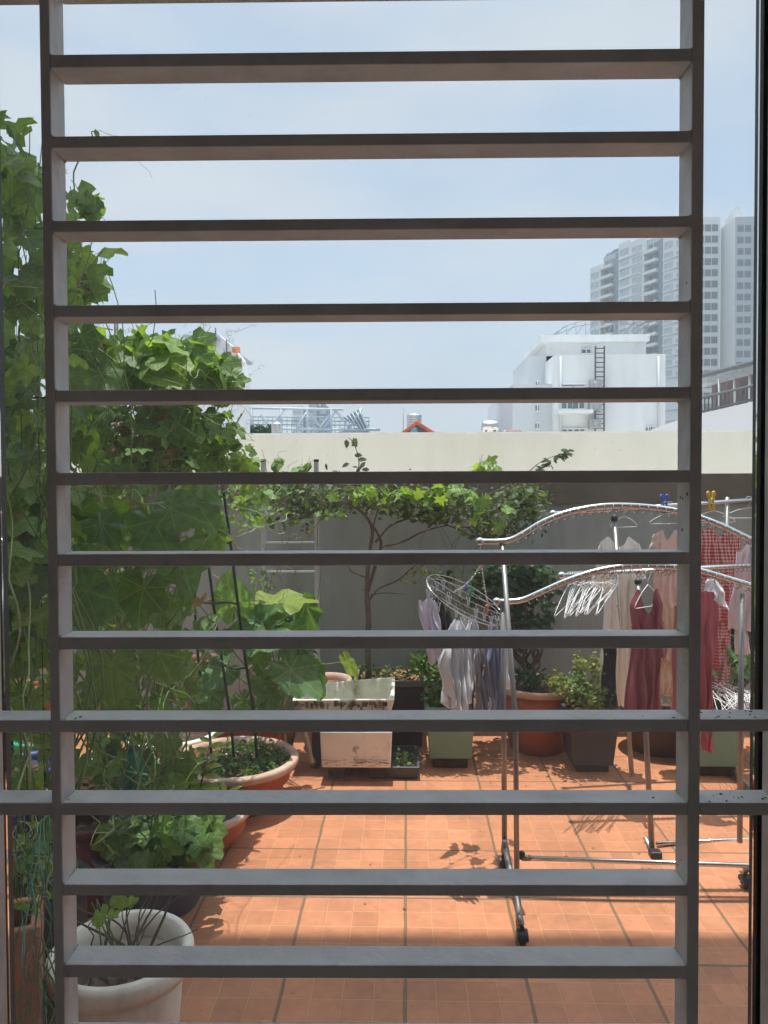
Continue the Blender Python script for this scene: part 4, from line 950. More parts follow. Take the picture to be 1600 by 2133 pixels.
# green coated plant cage
CAGE = pmat('green_coated_wire', (0.008, 0.035, 0.022), .4, var=.2)
cg = thing('plant_support', 'dark green coated wire cage of tall uprights and cross bars standing in the seedling bowl', 'plant support', bigc + Vector((0, 0, .2)))
YCg = 3.85
ups = [[(465, 1018, 3.75), (480, 1130, 3.75), (496, 1260, 3.76), (512, 1380, 3.8), (528, 1480, 3.85), (535, 1580, 3.88)],
       [(418, 1085, 3.95), (424, 1130, 3.95), (436, 1190, 3.93), (449, 1290, 3.9), (466, 1400, 3.88), (480, 1500, 3.86), (487, 1575, 3.85)],
       [(400, 1120, 4.1), (402, 1200, 4.1), (408, 1300, 4.08), (416, 1400, 4.05), (432, 1480, 4.0), (440, 1570, 3.95)],
       [(478, 1060, 4.05), (488, 1150, 4.05), (500, 1300, 4.05), (508, 1420, 4.05), (515, 1560, 4.0)]]
for k, u_ in enumerate(ups[:3]):
    b = MB(); b.tube(spline([P(*q) for q in u_], 4), .0075, 8); b.build('upright', CAGE, cg)
for l_ in ([(418, 1085, 3.95), (425, 1131, 3.93), (455, 1132, 3.85), (480, 1131, 3.75)], [(404, 1225, 4.1), (412, 1250, 4.08), (440, 1257, 3.92), (470, 1255, 3.84), (495, 1258, 3.76)], [(415, 1392, 4.05), (440, 1378, 3.98), (462, 1384, 3.88), (490, 1393, 3.83), (514, 1390, 3.8)], [(440, 1030, 3.95), (450, 1035, 3.85), (467, 1034, 3.75)]):
    b = MB(); b.tube(spline([P(*q) for q in l_], 4), .006, 8); b.build('cross_bar', CAGE, cg)

# ================================================================== DRYING RACKS
def cyl_between(mb, a_, c_, r_, seg=10): mb.tube([a_, c_], r_, seg)
YA, YBk = 3.25, 3.2
rk = thing('clothes_rack', 'near stainless drying rack with two wavy top rails and castors', 'clothes rack', Vector((.43, 3.05, 0)))
r1 = [(1035,1253),(1060,1253),(1090,1249),(1130,1232),(1180,1210),(1240,1190),(1300,1180),(1360,1179),(1420,1182),(1465,1190),(1510,1203),(1560,1218),(1610,1238),(1650,1243),(1672,1243)]
r2 = [(1000,1128),(1040,1128),(1065,1124),(1090,1112),(1130,1088),(1180,1068),(1240,1056),(1290,1053),(1350,1056),(1410,1064),(1465,1080),(1510,1098),(1560,1122),(1600,1140),(1640,1146),(1665,1146)]
for pts, Y in ((r1, YA), (r2, YBk)):
    q = spline([P(x, y, Y) for x, y in pts], 5); b = MB(); b.tube(q, .0125, 14); rr = b.build('rail', STEEL, rk)
    b = MB(); b.ball(q[0], .017, 14, 9, (1.2, 1, 1)); b.ball(q[-1], .017, 14, 9, (1.2, 1, 1)); b.build('end_knob', STEEL, rr)
    # spiral wire of hanger rings under the rail
    b = MB(); h_ = []; i0, i1 = int(len(q)*.16), int(len(q)*.86); seg = q[i0:i1]; tot = sum((seg[i+1]-seg[i]).length for i in range(len(seg)-1)); n = int(tot/.035)
    acc = 0; si = 0
    for k in range(n*10):
        d = k/(n*10)*tot; 
        while si < len(seg)-2 and acc + (seg[si+1]-seg[si]).length < d: acc += (seg[si+1]-seg[si]).length; si += 1
        t2 = (d-acc)/max((seg[si+1]-seg[si]).length, 1e-6); p_ = seg[si].lerp(seg[si+1], t2); a_ = k/10*2*math.pi
        h_.append(p_ + Vector((0, math.sin(a_)*.02, -.012 + math.cos(a_)*.020)))
    b.tube(h_, .0016, 5); b.build('hanger_spiral', STEEL_D, rk)
# uprights, left then right
b = MB(); b.tube([P(1051, 1752, YA), P(1047.5, 1256, YA)], .0115, 14); b.build('pole', STEEL_D, rk)
b = MB(); b.tube([P(1077, 1866, 2.98), P(1074, 1500, 2.99), P(1046, 1130, YBk)], .0105, 14); b.build('pole', STEEL_D, rk)
XR = 1.40
b = MB(); b.tube([(XR, YA, .12), (XR, YA, P(1600, 1236, YA).z)], .0115, 14); b.build('pole', STEEL_D, rk)
b = MB(); b.tube([(XR, 2.98, .06), (XR+.02, YBk, P(1600, 1140, YBk).z)], .0105, 14); b.build('pole', STEEL_D, rk)
b = MB(); b.box(P(1049, 1262, YA), (.030, .03, .05)); b.build('clamp', STEEL_D, rk, bevel=.004)
def caster(parent, c, r_=.026):
    b = MB(); c = Vector(c); cst = None
    b.tube([c + Vector((-.012, 0, r_)), c + Vector((-.010, 0, r_)), c + Vector((.010, 0, r_)), c + Vector((.012, 0, r_))], [r_*.7, r_, r_, r_*.7], 22)
    cst = b.build('castor', BLACKP, parent)
    b = MB(); b.poly([c + Vector((-.019, r_*math.cos(a_)*1.12, r_ + r_*math.sin(a_)*1.12)) for a_ in [i*math.pi/8 for i in range(9)]], (.038, 0, 0)); b.tube([c + Vector((0, 0, 1.9*r_)), c + Vector((0, 0, 2.5*r_))], .008, 10); b.build('castor_hood', BLACKP, cst)
    b = MB(); b.tube([c + Vector((-.021, 0, r_)), c + Vector((.021, 0, r_))], .007, 12); b.build('axle', STEEL_D, cst)
# left foot: an arched tube from the rear castor over to the front one
fc = PZ(1088, 1968, 0); rc = PZ(1049, 1810, 0)
b = MB(); b.tube(spline([rc + Vector((0, 0, .075)), rc + Vector((.002, -.02, .12)), P(1052, 1756, YA), P(1060, 1800, 3.12), P(1077, 1868, 2.95), P(1081, 1910, 2.84), fc + Vector((-.006, .03, .085)), fc + Vector((-.004, .0, .07))], 5), .0125, 12); b.build('foot', STEEL_D, rk)
caster(rk, fc); caster(rk, rc)
fr_c = Vector((XR, 2.6, 0)); rr_c = PZ(1553, 1850, 0)
b = MB(); b.tube(spline([rr_c + Vector((0, 0, .075)), rr_c + Vector((.01, -.05, .11)), Vector((XR, 2.98, .1)), Vector((XR, 2.75, .09)), fr_c + Vector((0, 0, .07))], 5), .0125, 12); b.build('foot', STEEL_D, rk)
caster(rk, fr_c); caster(rk, rr_c)
b = MB(); b.tube([P(1090, 1787, 3.05), P(1560, 1803, 3.05), P(1584, 1803.5, 3.05)], .0095, 14); b.build('base_bar', STEEL, rk)
b = MB(); b.tube([P(1088, 1787, 3.05), P(1103, 1787.5, 3.05)], .0115, 12); b.build('collar', STEEL_D, rk)
b = MB(); q = P(1087, 1779, 3.05); b.ball(q, .0135, 14, 9); b.tube([q, q - Vector((0, 0, .02))], .010, 10); b.build('screw_knob', BLACKP, rk)

rk2 = thing('clothes_rack', 'far drying rack with straight rails holding the dresses and pyjamas', 'clothes rack', Vector((1.05, 3.8, 0)))
UB0, UB1 = P(1152, 1070, 4.3), P(1560, 1042, 4.5); UB2 = UB0.lerp(UB1, 1.35)
LB0, LB1 = P(1170, 1199, 3.85), P(1560, 1178, 3.95); LB2 = LB0.lerp(LB1, 1.3)
for (a_, c_) in ((UB0, UB2), (LB0, LB2)):
    b = MB(); b.tube([a_, c_], .0125, 14); rr = b.build('rail', STEEL, rk2)
    b = MB(); b.ball(a_, .02, 14, 9, (1.1, 1, 1)); b.build('end_knob', STEEL, rr)
b = MB(); d_ = (LB2-LB0); n = 34
b.tube([LB0.lerp(LB2, .18 + .6*k/(n*10)) + Vector((0, math.sin(k/10*6.283)*.019, -.01 + math.cos(k/10*6.283)*.019)) for k in range(n*10)], .0016, 5); b.build('hanger_spiral', STEEL_D, rk2)
p1b, p1t = PZ(1316, 1665, 0) , P(1280, 1080, 4.33); p2b, p2t = P(1358, 1768, 3.4), P(1329, 1212, 3.82)
COPP = pmat('sunlit_pole', (0.42, 0.36, 0.32), .35, metal=.8)
b = MB(); b.tube([p1b + Vector((0, 0, .12)), p1t], .0125, 14); b.build('pole', STEEL_D, rk2)
b = MB(); b.tube([p2b, p2t], .0125, 14); b.build('pole', STEEL_D, rk2)
b = MB(); b.ball(p1t, .020, 12, 8, (1, 1, 1.2)); b.build('clamp', BLACKP, rk2)
b = MB(); b.ball(p2t, .018, 12, 8, (1, 1, 1)); b.build('clamp', BLACKP, rk2)
b = MB(); b.tube([P(1287, 1262, 4.22), P(1326, 1318, 3.75)], .008, 10); b.build('brace', STEEL_D, rk2)
b = MB(); f0, f1 = P(1312, 1690, 3.95), p2b + Vector((0, -.02, -.012)); b.tube([f0, f1], .016, 12); b.build('foot', STEEL_D, rk2)
b = MB(); b.box(f1 + Vector((.002, -.02, 0)), (.05, .05, .05)); b.build('end_cap', BLACKP, rk2, bevel=.008)
b = MB(); b.tube([P(1368, 1757, 3.45), P(1560, 1748, 3.55), P(1700, 1741, 3.6)], .009, 12); b.build('base_bar', STEEL, rk2)
b = MB(); b.tube([P(1368, 1766, 3.5), P(1560, 1762, 3.62), P(1700, 1758, 3.7)], .005, 10); b.build('base_wire', STEEL, rk2)
XR2 = P(1660, 1200, 3.6).x
b = MB(); b.tube([(XR2, 3.6, .03), (XR2, 3.7, LB2.z)], .0125, 12); b.build('pole', STEEL_D, rk2)
b = MB(); b.tube([(XR2, 4.4, .03), (XR2+.05, 4.5, UB0.lerp(UB1, 1.28).z)], .0125, 12); b.build('pole', STEEL_D, rk2)
b = MB(); b.tube([(XR2, 3.4, .025), (XR2, 4.5, .025)], .016, 12); b.build('foot', STEEL_D, rk2)

#@@PART4
# ================================================================== LAUNDRY
def cloth(name, col, var=.06, **k): return pmat(name, col, .9, var=var, scale=10, trans=.18, bump=.7, bscale=24, stretch=(1, 1, .3), **k)
C_CREAM = cloth('cream_cotton', (0.86, 0.84, 0.76)); C_CREAM2 = cloth('ivory_cotton', (0.87, 0.87, 0.84))
C_PINK = cloth('pale_pink_cotton', (0.76, 0.58, 0.53)); C_BEIGE = cloth('beige_cotton', (0.72, 0.56, 0.43))
C_ROSE = cloth('rose_red_cotton', (0.43, 0.10, 0.13), .12); C_ROSE2 = cloth('dusty_rose_cotton', (0.39, 0.115, 0.14), .12)
C_LILAC = cloth('lilac_white_cotton', (0.72, 0.66, 0.76)); C_BLACK = cloth('black_cotton', (0.02, 0.02, 0.025), .3)
C_GREY = cloth('grey_cotton', (0.36, 0.34, 0.37), .2); C_LGREY = cloth('light_grey_cotton', (0.66, 0.66, 0.70), .1)
C_BLUE = cloth('slate_blue_cotton', (0.30, 0.35, 0.52), .2); C_WHITE = cloth('white_cotton', (0.86, 0.86, 0.90), .05)
C_PWHITE = cloth('pinkish_white_cotton', (0.78, 0.66, 0.70), .05); C_YEL = cloth('straw_cotton', (0.55, 0.48, 0.24), .1)
# gingham: woven red and white checks
def gingham():
    m, t, o = newmat('red_gingham'); N = t.nodes; L = t.links
    p = N.new('ShaderNodeBsdfPrincipled'); p.inputs['Roughness'].default_value = .9
    tr = N.new('ShaderNodeBsdfTranslucent'); ms = N.new('ShaderNodeMixShader'); ms.inputs[0].default_value = .18
    tc_ = N.new('ShaderNodeTexCoord'); s = N.new('ShaderNodeSeparateXYZ'); L.new(tc_.outputs['Object'], s.inputs[0])
    def M_(op, a, b_):
        n = N.new('ShaderNodeMath'); n.operation = op
        for i, q in enumerate((a, b_)):
            if isinstance(q, (int, float)): n.inputs[i].default_value = q
            else: L.new(q, n.inputs[i])
        return n.outputs[0]
    hx = M_('GREATER_THAN', M_('FRACT', M_('ADD', M_('MULTIPLY', M_('ADD', s.outputs[0], M_('MULTIPLY', s.outputs[1], 1.1)), 48.0), 100), 0), .5)
    hz_ = M_('GREATER_THAN', M_('FRACT', M_('ADD', M_('MULTIPLY', s.outputs[2], 52.0), 100), 0), .5)
    su = M_('MULTIPLY', M_('ADD', hx, hz_), .5)
    c = N.new('ShaderNodeValToRGB'); c.color_ramp.elements[0].color = (.68, .56, .52, 1); c.color_ramp.elements[1].color = (.40, .03, .04, 1)
    e = c.color_ramp.elements.new(.5); e.color = (.55, .20, .19, 1)
    L.new(su, c.inputs[0]); L.new(c.outputs[0], p.inputs[0]); L.new(c.outputs[0], tr.inputs[0])
    L.new(p.outputs[0], ms.inputs[1]); L.new(tr.outputs[0], ms.inputs[2]); L.new(ms.outputs[0], o.inputs[0]); return m
C_GING = gingham()
def lerp_prof(prof, t_):
    for (a_, va), (b_, vb) in zip(prof, prof[1:]):
        if t_ <= b_: return va + (vb-va)*(t_-a_)/max(b_-a_, 1e-9)
    return prof[-1][1]
def sheet(mb, c, ax, prof, ztop, zbot, th=.03, folds=5, famp=.012, seed=0, nx=30, nz=26, lean=0.0, swirl=.3):
    """hanging garment panel with a front and a back; c = centre of the top (world), ax = horizontal direction of its width,
    prof = [(t, half width)] from the top (t=0) to the hem (t=1), ztop / zbot = functions of s in [-1, 1]"""
    ay = Vector((-ax.y, ax.x, 0)); vs = []; fs = []
    for side in (1, -1):
        b0 = len(vs)
        for j in range(nz+1):
            t_ = j/nz
            for i in range(nx+1):
                s_ = i/nx*2-1; hw = lerp_prof(prof, t_); z = ztop(s_)*(1-t_) + zbot(s_)*t_
                fold = famp*(.25 + t_)*math.sin(folds*math.pi*s_ + seed + swirl*math.sin(t_*5+seed)*2) + famp*.9*mnoise.noise(Vector((s_*3+seed, t_*5, seed))) + .006*mnoise.noise(Vector((s_*9+seed, t_*14, seed)))
                edge = max(0.0, 1-s_*s_)**.5
                y = side*th*edge*(.35 + .65*t_) + fold*(.4 + .6*edge)
                x = hw*s_ + .006*math.sin(t_*9 + seed + s_*4) + lean*t_
                vs.append(Vector(c) + ax*x + ay*y + Vector((0, 0, z + (.007*math.sin(s_*9 + seed) if j == nz else 0))))
        for j in range(nz):
            for i in range(nx):
                a_ = b0 + j*(nx+1) + i; q = (a_, a_+1, a_+nx+2, a_+nx+1); fs.append(q if side == 1 else q[::-1])
    mb.add(vs, fs, True)
def neck(depth=.06, w_=.4, slope=.05, pw_=2):
    def f(s_):
        a_ = abs(s_)
        return -slope*a_ if a_ > w_ else -slope*w_ - depth*(1-(a_/w_)**pw_)
    return f
def flat(z): return lambda s_: z
EX = Vector((1, 0, 0))
def hanger_mesh(mb, top, ax, w_=.2, h_=.12, r_=.0016):
    """wire hanger; 'top' is the crown of the hook, 'ax' the horizontal direction of its bar"""
    top = Vector(top); k = []
    for i in range(9): a_ = math.pi*(1.15 - i*1.25/8); k.append(top + Vector((0, 0, -.018)) + ax*(math.cos(a_)*.018) + Vector((0, 0, math.sin(a_)*.018)))
    k += [top + Vector((0, 0, -.045)), top + Vector((0, 0, -.065))]
    mb.tube(k, r_, 6)
    a_ = top + Vector((0, 0, -.065)); L_ = a_ - ax*w_ + Vector((0, 0, -h_)); R_ = a_ + ax*w_ + Vector((0, 0, -h_))
    mb.tube(spline([a_, a_.lerp(L_, .5) + Vector((0, 0, .01)), L_ + Vector((0, 0, .004)), L_ + Vector((0, 0, -.008)), L_.lerp(R_, .1) + Vector((0, 0, -.010)), L_.lerp(R_, .5) + Vector((0, 0, -.010)), L_.lerp(R_, .9) + Vector((0, 0, -.010)), R_ + Vector((0, 0, -.008)), R_ + Vector((0, 0, .004)), a_.lerp(R_, .5) + Vector((0, 0, .01)), a_], 4), r_*1.2, 6)
HW = pmat('white_coated_wire', (0.80, 0.80, 0.80), .35, var=.05)
def hung(label_h, px, py, Y, ax, group='hangers that carry clothes'):
    b = MB(); top = P(px, py, Y); hanger_mesh(b, top, ax, .17, .055); return solo('clothes_hanger', b, HW, label_h, 'hanger', group), top
def barY(a_, c_, px):  # point of a bar at a picture column
    lo, hi = 0.0, 1.6
    for _ in range(40):
        m_ = (lo+hi)/2; q = a_.lerp(c_, m_); v = CM.transposed() @ (q - CAMP); x = 800 + F_PX*v.x/-v.z
        if x < px: lo = m_
        else: hi = m_
    return a_.lerp(c_, lo)
def cmm(px_, Y): return px_/F_PX*Y
ax1 = Vector((.93, -.36, 0)).normalized()
# cream long dress pair on the upper rail
q = barY(UB0, UB1, 1300); b = MB(); hanger_mesh(b, q + Vector((0, 0, .022)), Vector((.9, .43, 0)).normalized(), .09, .05); solo('clothes_hanger', b, HW, 'hanger inside the ivory long dress on the upper rail', 'hanger', 'hangers that carry clothes')
Yd = q.y
top = P(1292, 1104, Yd)
def garment(name, lab, cat, pieces, mat, group='clothes drying on the racks'):
    b = MB()
    for f_ in pieces: f_(b)
    return solo(name, b, mat, lab, cat, group)
zb = lambda py, Y, px=1300: P(px, py, Y).z
t0 = P(1290, 1104, Yd)
garment('long_dress', 'long ivory dress with wide neck hanging left of the rose red dress', 'dress', [
    lambda b: sheet(b, t0, EX, [(0, .105), (.10, .115), (.3, .085), (1, .105)], neck(.06, .5, .07), flat(zb(1436, Yd)-t0.z), .035, 4, .012, 1.2),
    lambda b: sheet(b, P(1256, 1135, Yd), EX, [(0, .022), (1, .035)], flat(0), flat(-.24), .02, 2, .004, .4, 8, 10, -.03),
    lambda b: sheet(b, P(1326, 1132, Yd), EX, [(0, .022), (1, .030)], flat(0), flat(-.20), .02, 2, .004, .9, 8, 10, .02)], C_CREAM2)
q = P(1308, 1195, 3.86)
garment('long_skirt', 'long cream skirt with a hem tuck, just behind the rose red dress', 'skirt', [
    lambda b: sheet(b, q, EX, [(0, .04), (.5, .050), (.9, .055), (1, .050)], flat(0), flat(zb(1471, 3.86)-q.z), .03, 3, .010, 2.2)], C_CREAM)
garment('trousers', 'black trousers peeping out under the ivory dress', 'trousers', [
    lambda b: sheet(b, P(1278, 1330, 4.35), EX, [(0, .06), (1, .065)], flat(0), flat(zb(1468, 4.35)-P(1278, 1330, 4.35).z), .03, 3, .010, 3.0)], C_BLACK)
# pale pink tiered child's dress
Yp = barY(UB0, UB1, 1393).y; q2 = P(1392, 1094, Yp)
b = MB(); hanger_mesh(b, barY(UB0, UB1, 1396) + Vector((0, 0, .022)), EX, .11, .05); solo('clothes_hanger', b, HW, 'hanger inside the pale pink top on the upper rail', 'hanger', 'hangers that carry clothes')
garment('blouse', 'pale pink sleeveless top with round neck, right of the ivory dress', 'top', [
    lambda b: sheet(b, q2, EX, [(0, .075), (.15, .085), (.5, .075), (1, .095)], neck(.06, .5, .05), flat(zb(1263, Yp)-q2.z), .03, 4, .007, 4.1),
    lambda b: sheet(b, P(1369, 1112, Yp), EX, [(0, .02), (1, .028)], flat(0), flat(-.08), .02, 2, .003, .1, 8, 6, -.015)], C_PINK)
q3 = P(1396, 1262, Yp-.01)
garment('tiered_skirt', 'beige tiered skirt with scalloped hems below the pale pink top', 'skirt', [
    lambda b: sheet(b, q3 + Vector((0, 0, .03)), EX, [(0, .07), (1, .095)], flat(0), flat(zb(1372, Yp)-q3.z-.03), .04, 6, .009, 5.3),
    lambda b: sheet(b, P(1396, 1368, Yp), EX, [(0, .07), (.8, .082), (1, .075)], flat(0), flat(zb(1442, Yp)-P(1396, 1368, Yp).z), .03, 5, .010, 2.4),
    lambda b: sheet(b, P(1408, 1438, Yp), EX, [(0, .035), (1, .030)], flat(0), flat(zb(1472, Yp)-P(1408, 1438, Yp).z), .02, 3, .006, 1.4)], C_BEIGE)
# rose red strap dress on the lower wavy rail
Yr = 3.3; hp = P(1350, 1186, Yr)
b = MB(); hanger_mesh(b, hp, Vector((.8, .6, 0)).normalized(), .085, .085); solo('clothes_hanger', b, HW, 'small white hanger holding the rose red strap dress', 'hanger', 'hangers that carry clothes')
q4 = P(1350, 1236, Yr)
garment('strap_dress', 'long rose red dress with thin straps hanging from the lower wavy rail', 'dress', [
    lambda b: sheet(b, q4, EX, [(0, .045), (.12, .070), (.3, .058), (.6, .072), (1, .075)], neck(.10, .62, -.02), flat(zb(1492, Yr)-q4.z), .03, 4, .014, .7, 34, 30, -.02),
    lambda b: sheet(b, P(1372, 1290, Yr), EX, [(0, .012), (.4, .035), (1, .02)], flat(0), flat(-.16), .02, 2, .008, 2.7, 10, 10, .01)], C_ROSE2)
# gingham pyjamas
Yg = barY(UB0, UB1, 1500).y; q5 = P(1497, 1092, Yg-.05)
b = MB(); hanger_mesh(b, barY(UB0, UB1, 1486) + Vector((0, 0, .02)), Vector((.9, .4, 0)).normalized(), .16, .06); solo('clothes_hanger', b, HW, 'hanger inside the red checked pyjama top', 'hanger', 'hangers that carry clothes')
garment('pyjama_shirt', 'red and white checked pyjama shirt at the right between the grille and the door frame', 'pyjama top', [
    lambda b: sheet(b, q5, EX, [(0, .125), (.3, .115), (1, .12)], neck(.05, .35, .05), flat(zb(1290, Yg)-q5.z), .04, 4, .008, 1.9, 36, 26, .02),
    lambda b: sheet(b, P(1528, 1112, Yg-.05), Vector((.8, .6, 0)), [(0, .035), (.5, .045), (1, .045)], flat(0), flat(-.23), .03, 2, .006, .6, 12, 14, .05)], C_GING)
q6 = P(1503, 1262, Yg-.02)
garment('pyjama_trousers', 'red and white checked pyjama trousers hanging below the checked shirt', 'pyjama trousers', [
    lambda b: sheet(b, q6, EX, [(0, .06), (.5, .050), (1, .040)], flat(0), flat(zb(1432, Yg)-q6.z), .03, 3, .008, 3.3, 20, 26),
    lambda b: sheet(b, P(1508, 1290, Yg+.03), EX, [(0, .05), (1, .030)], flat(0), flat(zb(1452, Yg)-P(1508, 1290, Yg).z), .03, 3, .008, 5.3, 16, 22)], C_GING)
q7 = P(1484, 1206, 3.84)
garment('collar_cloth', 'small white cloth with a pointed corner over the red trousers', 'cloth', [
    lambda b: sheet(b, q7, EX, [(0, .02), (.5, .055), (1, .06)], flat(0), lambda s_: -.10 - .06*max(0, s_), .02, 2, .008, 1.1, 16, 12, .02)], C_WHITE)
q8 = P(1468, 1232, 3.82)
garment('trousers', 'rose red trousers whose leg reaches down to the far right green planter', 'trousers', [
    lambda b: sheet(b, q8, EX, [(0, .05), (.15, .070), (.5, .052), (1, .045)], flat(0), flat(zb(1492, 3.82)-q8.z), .035, 3, .014, .9, 24, 30, -.005),
    lambda b: sheet(b, P(1474, 1484, 3.82), EX, [(0, .032), (1, .025)], flat(0), flat(zb(1562, 3.82)-P(1474, 1484, 3.82).z), .02, 2, .008, 1.9, 12, 14)], C_ROSE)
garment('trousers', 'dusty rose trousers mostly hidden behind the right grille upright', 'trousers', [
    lambda b: sheet(b, P(1425, 1262, 3.84), EX, [(0, .05), (1, .055)], flat(0), flat(zb(1490, 3.84)-P(1425, 1262, 3.84).z), .03, 3, .012, 4.9, 20, 26, -.005)], C_ROSE2)
q9 = P(1562, 1120, 4.1)
garment('long_shirt', 'pinkish white long-sleeved shirt at the right edge beside the door frame', 'shirt', [
    lambda b: sheet(b, q9, EX, [(0, .05), (.2, .075), (.5, .08), (1, .085)], neck(.03, .3, .10), flat(zb(1310, 4.1)-q9.z), .03, 3, .010, 2.2, 26, 24, -.03),
    lambda b: sheet(b, P(1543, 1150, 4.1), EX, [(0, .022), (1, .036)], flat(0), flat(zb(1360, 4.1)-P(1543, 1150, 4.1).z), .03, 2, .006, .2, 12, 20, .015)], C_PWHITE)
b = MB(); hanger_mesh(b, barY(UB0, UB2, 1560) + Vector((0, 0, .022)), EX, .14, .05); solo('clothes_hanger', b, HW, 'hanger inside the pinkish white shirt at the right edge', 'hanger', 'hangers that carry clothes')
# bunch of empty hangers on the lower far rail: near ends swing down to the left
hd = Vector((-.50, -.87, 0)).normalized(); proto = None
for k in range(17):
    px = 1184 + k*4.9; q = barY(LB0, LB1, px)
    if proto is None:
        b = MB(); hanger_mesh(b, Vector((0, 0, 0)), Vector((1, 0, 0)), .20, .085, .0013); proto = b.build('clothes_hanger', HW); o_ = proto
        b = MB()
        for s_ in (-1, 1): b.ball((s_*.198, 0, -.155), .0042, 8, 5); b.ball((s_*.13, 0, -.12), .0035, 8, 5)
        b.build('notch', WHITEP, proto, local=True)
    else: o_ = copy_tree(proto)
    o_.location = q + Vector((0, 0, .016)); yaw = math.atan2(hd.y, hd.x) + random.gauss(0, .06)
    o_.rotation_euler = (random.gauss(0, .05), random.gauss(.22, .05), yaw)
    setp(o_, 'leftmost empty white hanger of the bunch on the lower straight rail' if k == 0 else 'rightmost empty white hanger of the bunch on the lower straight rail' if k == 16 else 'empty white wire hanger inside the bunch on the lower straight rail', 'hanger', 'empty hangers bunched on the lower rail')
# pile of hangers over the far right planter
pc = P(1540, 1462, 4.2)
for k in range(13):
    o_ = copy_tree(proto); o_.location = P(1575 + random.gauss(0, 12), 1452 + ru(-10, 10), 4.2) + Vector((0, 0, 0.004*k - .01))
    o_.rotation_euler = (R(78 + random.gauss(0, 4)), random.gauss(0, .1), R(80 + random.gauss(0, 14)))
    setp(o_, 'white hanger lying in the pile over the far right green planter', 'hanger', 'hangers lying in a pile')
# pegs on the upper rail
def peg(name_lab, px, col, Y=None, s_=1.0, pos=None, rot=0.0):
    m_ = pmat('peg_' + name_lab.split()[1], col, .35, var=.05); q = pos if pos is not None else barY(UB0, UB1, px)
    t_ = thing('clothes_peg', name_lab, 'clothes peg', q, 'big plastic pegs on the upper rail'); M = Matrix.Rotation(rot, 3, 'Z')
    for sgn in (-1, 1):
        b = MB(); ch = [(-.000, -.052), (.016, -.050), (.019, -.026), (.014, -.012), (.014, .012), (.022, .030), (.024, .046), (.018, .058), (.008, .052), (.006, .022), (.002, .0), (.004, -.018), (.002, -.03)]
        b.poly([q + M @ Vector((sgn*x*s_, -.014*s_, (z+.012)*s_)) for x, z in (ch if sgn > 0 else ch)], M @ Vector((0, .028*s_, 0))); b.build('jaw', m_, t_, bevel=.003*s_)
    b = MB(); b.tube([q + M @ Vector((.016*s_*math.cos(a_), -.016*s_, .010*s_ + .016*s_*math.sin(a_))) for a_ in [i*.5 for i in range(13)]], .0014*s_, 5); b.build('spring', WIRE, t_)
    return t_
peg('large blue clothes peg standing on the upper rail', 1384, (0.06, 0.15, 0.50))
peg('large yellow clothes peg standing on the upper rail', 1481, (0.62, 0.42, 0.03))

# ---- folding peg rack hung from the left end of the wavy rail
PR = thing('peg_dryer', 'tilted oval wire peg dryer hung on a chain from the near rack', 'peg dryer', P(965, 1245, 3.38))
e0, e1 = P(889, 1207, 3.28), P(1050, 1290, 3.43)   # the long axis, tilted
mid = (e0+e1)/2; axl = (e1-e0)/2; side = Vector((.10, .88, .24)).normalized()*.17
def oval(k, n=28): return [mid + axl*(math.cos(2*math.pi*i/n)) * 1.0 + side*k*math.sin(2*math.pi*i/n) for i in range(n)]
b = MB(); b.tube(oval(1.0), .0020, 7, closed=True); b.tube([q - Vector((0, 0, .012)) for q in oval(.8)], .0014, 7, closed=True); b.build('rim_wire', STEEL, PR)
for k in (-.6, -.2, .2, .6):
    b = MB(); e = math.sqrt(1-k*k); b.tube(spline([mid - axl*e + side*k, mid + side*k - Vector((0, 0, .012)), mid + axl*e + side*k], 6), .0013, 7); b.build('cross_wire', STEEL, PR)
# chains
hk = P(1003, 1176, 3.28); CH = pmat('chain_clear', (0.70, 0.66, 0.60), .25, metal=.6)
for dst in (P(945, 1233, 3.28), P(1018, 1262, 3.38)):
    b = MB(); n = 13
    for k in range(n):
        q = hk.lerp(dst, (k+.5)/n) + Vector((0, 0, -.02*math.sin(math.pi*(k+.5)/n))); d_ = (dst-hk).normalized(); o1 = d_.orthogonal().normalized() if k % 2 else d_.cross(d_.orthogonal()).normalized()
        ll = (dst-hk).length/n*.68
        b.tube([q + d_*math.cos(a_)*ll + o1*math.sin(a_)*.004 for a_ in [i*math.pi/4 for i in range(8)]], .0012, 5, closed=True)
    b.build('chain', CH, PR)
b = MB(); b.tube(spline([P(1003, 1124, 3.2), P(1000, 1150, 3.28), hk], 4), .0022, 7); b.tube([hk + Vector((.012*math.cos(a_), 0, .012*math.sin(a_))) for a_ in [i*.7 for i in range(9)]], .0018, 6, closed=True); b.build('hook', STEEL, PR)
CLEAR = pmat('clear_plastic', (0.72, 0.72, 0.74), .15, var=.1, trans=.4)
def miniclip(q, mat, parent=PR, s_=1.0):
    b = MB(); 
    for sg in (-1, 1): b.poly([q + Vector((sg*x*s_, -.004*s_, z*s_)) for x, z in ((0, -.022), (.006, -.022), (.006, -.002), (.010, .016), (.006, .018), (.001, 0))], (0, .008*s_, 0))
    b.tube([q + Vector((0, 0, .01)), q + Vector((0, 0, .035))], .0008, 4); b.build('clip', mat, parent)
strings = MB()
clips = []
for k in range(26):
    a_ = k/26*6.283 + .1; kk = random.choice((1.0, 1.0, .5, .2)); base = mid + axl*math.cos(a_)*.97 + side*kk*math.sin(a_); q = base - Vector((0, 0, ru(.03, .075))); clips.append(q); miniclip(q, CLEAR)
peg('small blue peg clipped on the oval peg dryer wires', 0, (0.12, 0.22, 0.60), s_=.35, pos=P(970, 1224, 3.33), rot=.5)['group'] = 'small pegs clipped on the peg dryer'
